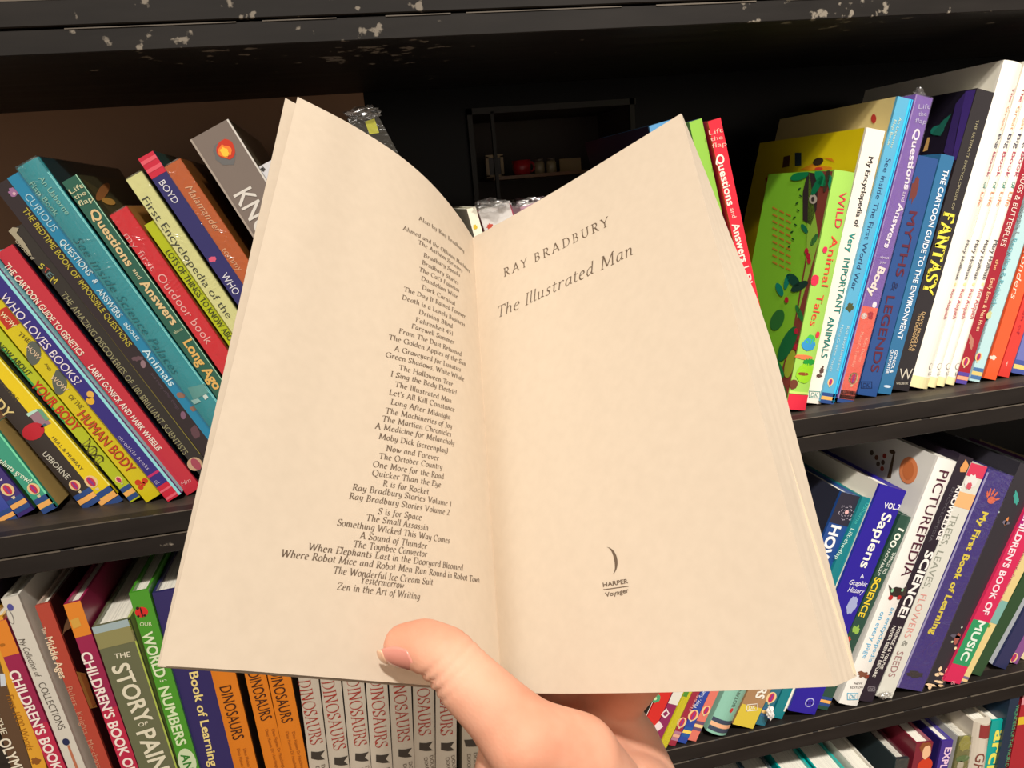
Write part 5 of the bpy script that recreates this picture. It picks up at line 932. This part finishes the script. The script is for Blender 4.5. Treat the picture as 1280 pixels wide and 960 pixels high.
# nails: a curved plate on the thumb, plates on the fingers behind the book
def nail(cpx, axis_px, rl, rw, curve, tilt_to, name, mtl, tip=.8):
    c_ = at_d(*cpx); e1 = (at_d(*axis_px) - c_).normalized(); n_ = (tilt_to - c_); n_ = (n_ - e1 * n_.dot(e1)).normalized(); e2 = e1.cross(n_)
    bm = bmesh.new(); G = []; K = 10
    for i in range(K + 1):
        r_w = []
        for j in range(K + 1):
            x, y = -1 + 2 * i / K, -1 + 2 * j / K; hx = x * math.sqrt(1 - y * y / 2); hy = y * math.sqrt(1 - x * x / 2)
            r_w.append(bm.verts.new(c_ + e1 * hx * rl + e2 * hy * rw + n_ * (-curve * (hy * hy) - curve * .35 * hx * hx)))
        G.append(r_w)
    for i in range(K):
        for j in range(K): bm.faces.new((G[i][j], G[i + 1][j], G[i + 1][j + 1], G[i][j + 1]))
    ex = bmesh.ops.extrude_face_region(bm, geom=bm.faces[:]); bmesh.ops.translate(bm, verts=[g_ for g_ in ex['geom'] if isinstance(g_, bmesh.types.BMVert)], vec=-n_ * .0006)
    return obj(name, bm, mtl, hand, True)
NAIL = mat((226, 150, 134), .22, .6, .03, 80); TIPM = mat((226, 182, 150), .3, .5, .02, 80)
def on_thumb(x, y, d, r, side=.75):     # a spot on the thumb's skin that faces the lens and a little downwards
    c_ = at_d(x, y, d); n_ = ((CAM - c_).normalized() + (at_d(x - 6, y + 20, d) - c_).normalized() * side).normalized(); return c_ + n_ * r, n_
def thumb_plate(A, B_, t0, t1, rw, curve, name, mtl, lift):
    (x0, y0, d0, r0), (x1, y1, d1, r1) = A, B_; K = 12; bm = bmesh.new(); G = []
    for i in range(K + 1):
        x = -1 + 2 * i / K; row = []
        for j in range(K + 1):
            y = -1 + 2 * j / K; hx = x * math.sqrt(1 - y * y / 2.6); hy = y * math.sqrt(1 - x * x / 2.6); t = t0 + (t1 - t0) * (hx + 1) / 2
            c_ = at_d(x0, y0, d0).lerp(at_d(x1, y1, d1), t); r_ = r0 + (r1 - r0) * t; axd = (at_d(x1, y1, d1) - at_d(x0, y0, d0)).normalized()
            n_ = ((CAM - c_).normalized() + (at_d(x0 - 6, y0 + 20, d0) - at_d(x0, y0, d0)).normalized() * .8); n_ = (n_ - axd * n_.dot(axd)).normalized(); w_ = axd.cross(n_)
            a_ = hy * rw; row.append(bm.verts.new(c_ + (n_ * math.cos(a_) + w_ * math.sin(a_)) * (r_ * (1 - curve * max(0, -hx) ** 2) + lift)))
        G.append(row)
    for i in range(K):
        for j in range(K): bm.faces.new((G[i][j], G[i + 1][j], G[i + 1][j + 1], G[i][j + 1]))
    ex = bmesh.ops.extrude_face_region(bm, geom=bm.faces[:]); cc = at_d(x0, y0, d0).lerp(at_d(x1, y1, d1), .5)
    for g_ in ex['geom']:
        if isinstance(g_, bmesh.types.BMVert): g_.co += (cc - g_.co).normalized() * .0009
    return obj(name, bm, mtl, hand, True)
TA, TB = (506, 806, .2110, .0062), (531, 806, .2085, .0073)
tn = thumb_plate(TA, TB, -.9, 1.0, .72, .12, 'thumbnail', NAIL, -.00005)
tt = thumb_plate(TA, TB, -1.02, -.62, .52, .10, 'thumbnail_tip', TIPM, -.00012)
for fg in FNG:
    (x1, y1, d1, r1), (x0_, y0_, d0, r0) = fg[-1], fg[-2]
    c_ = at_d(x1, y1, d1); away = c_ + (c_ - CAM).normalized() * .2
    nm = nail((x1, y1, d1 + r1 * .93), (x0_, y0_, d0 + r0 * .93), .0052, .0042, .0014, away, 'fingernail', NAIL)
bpy.data.objects.remove(FO); bpy.data.curves.remove(FC)
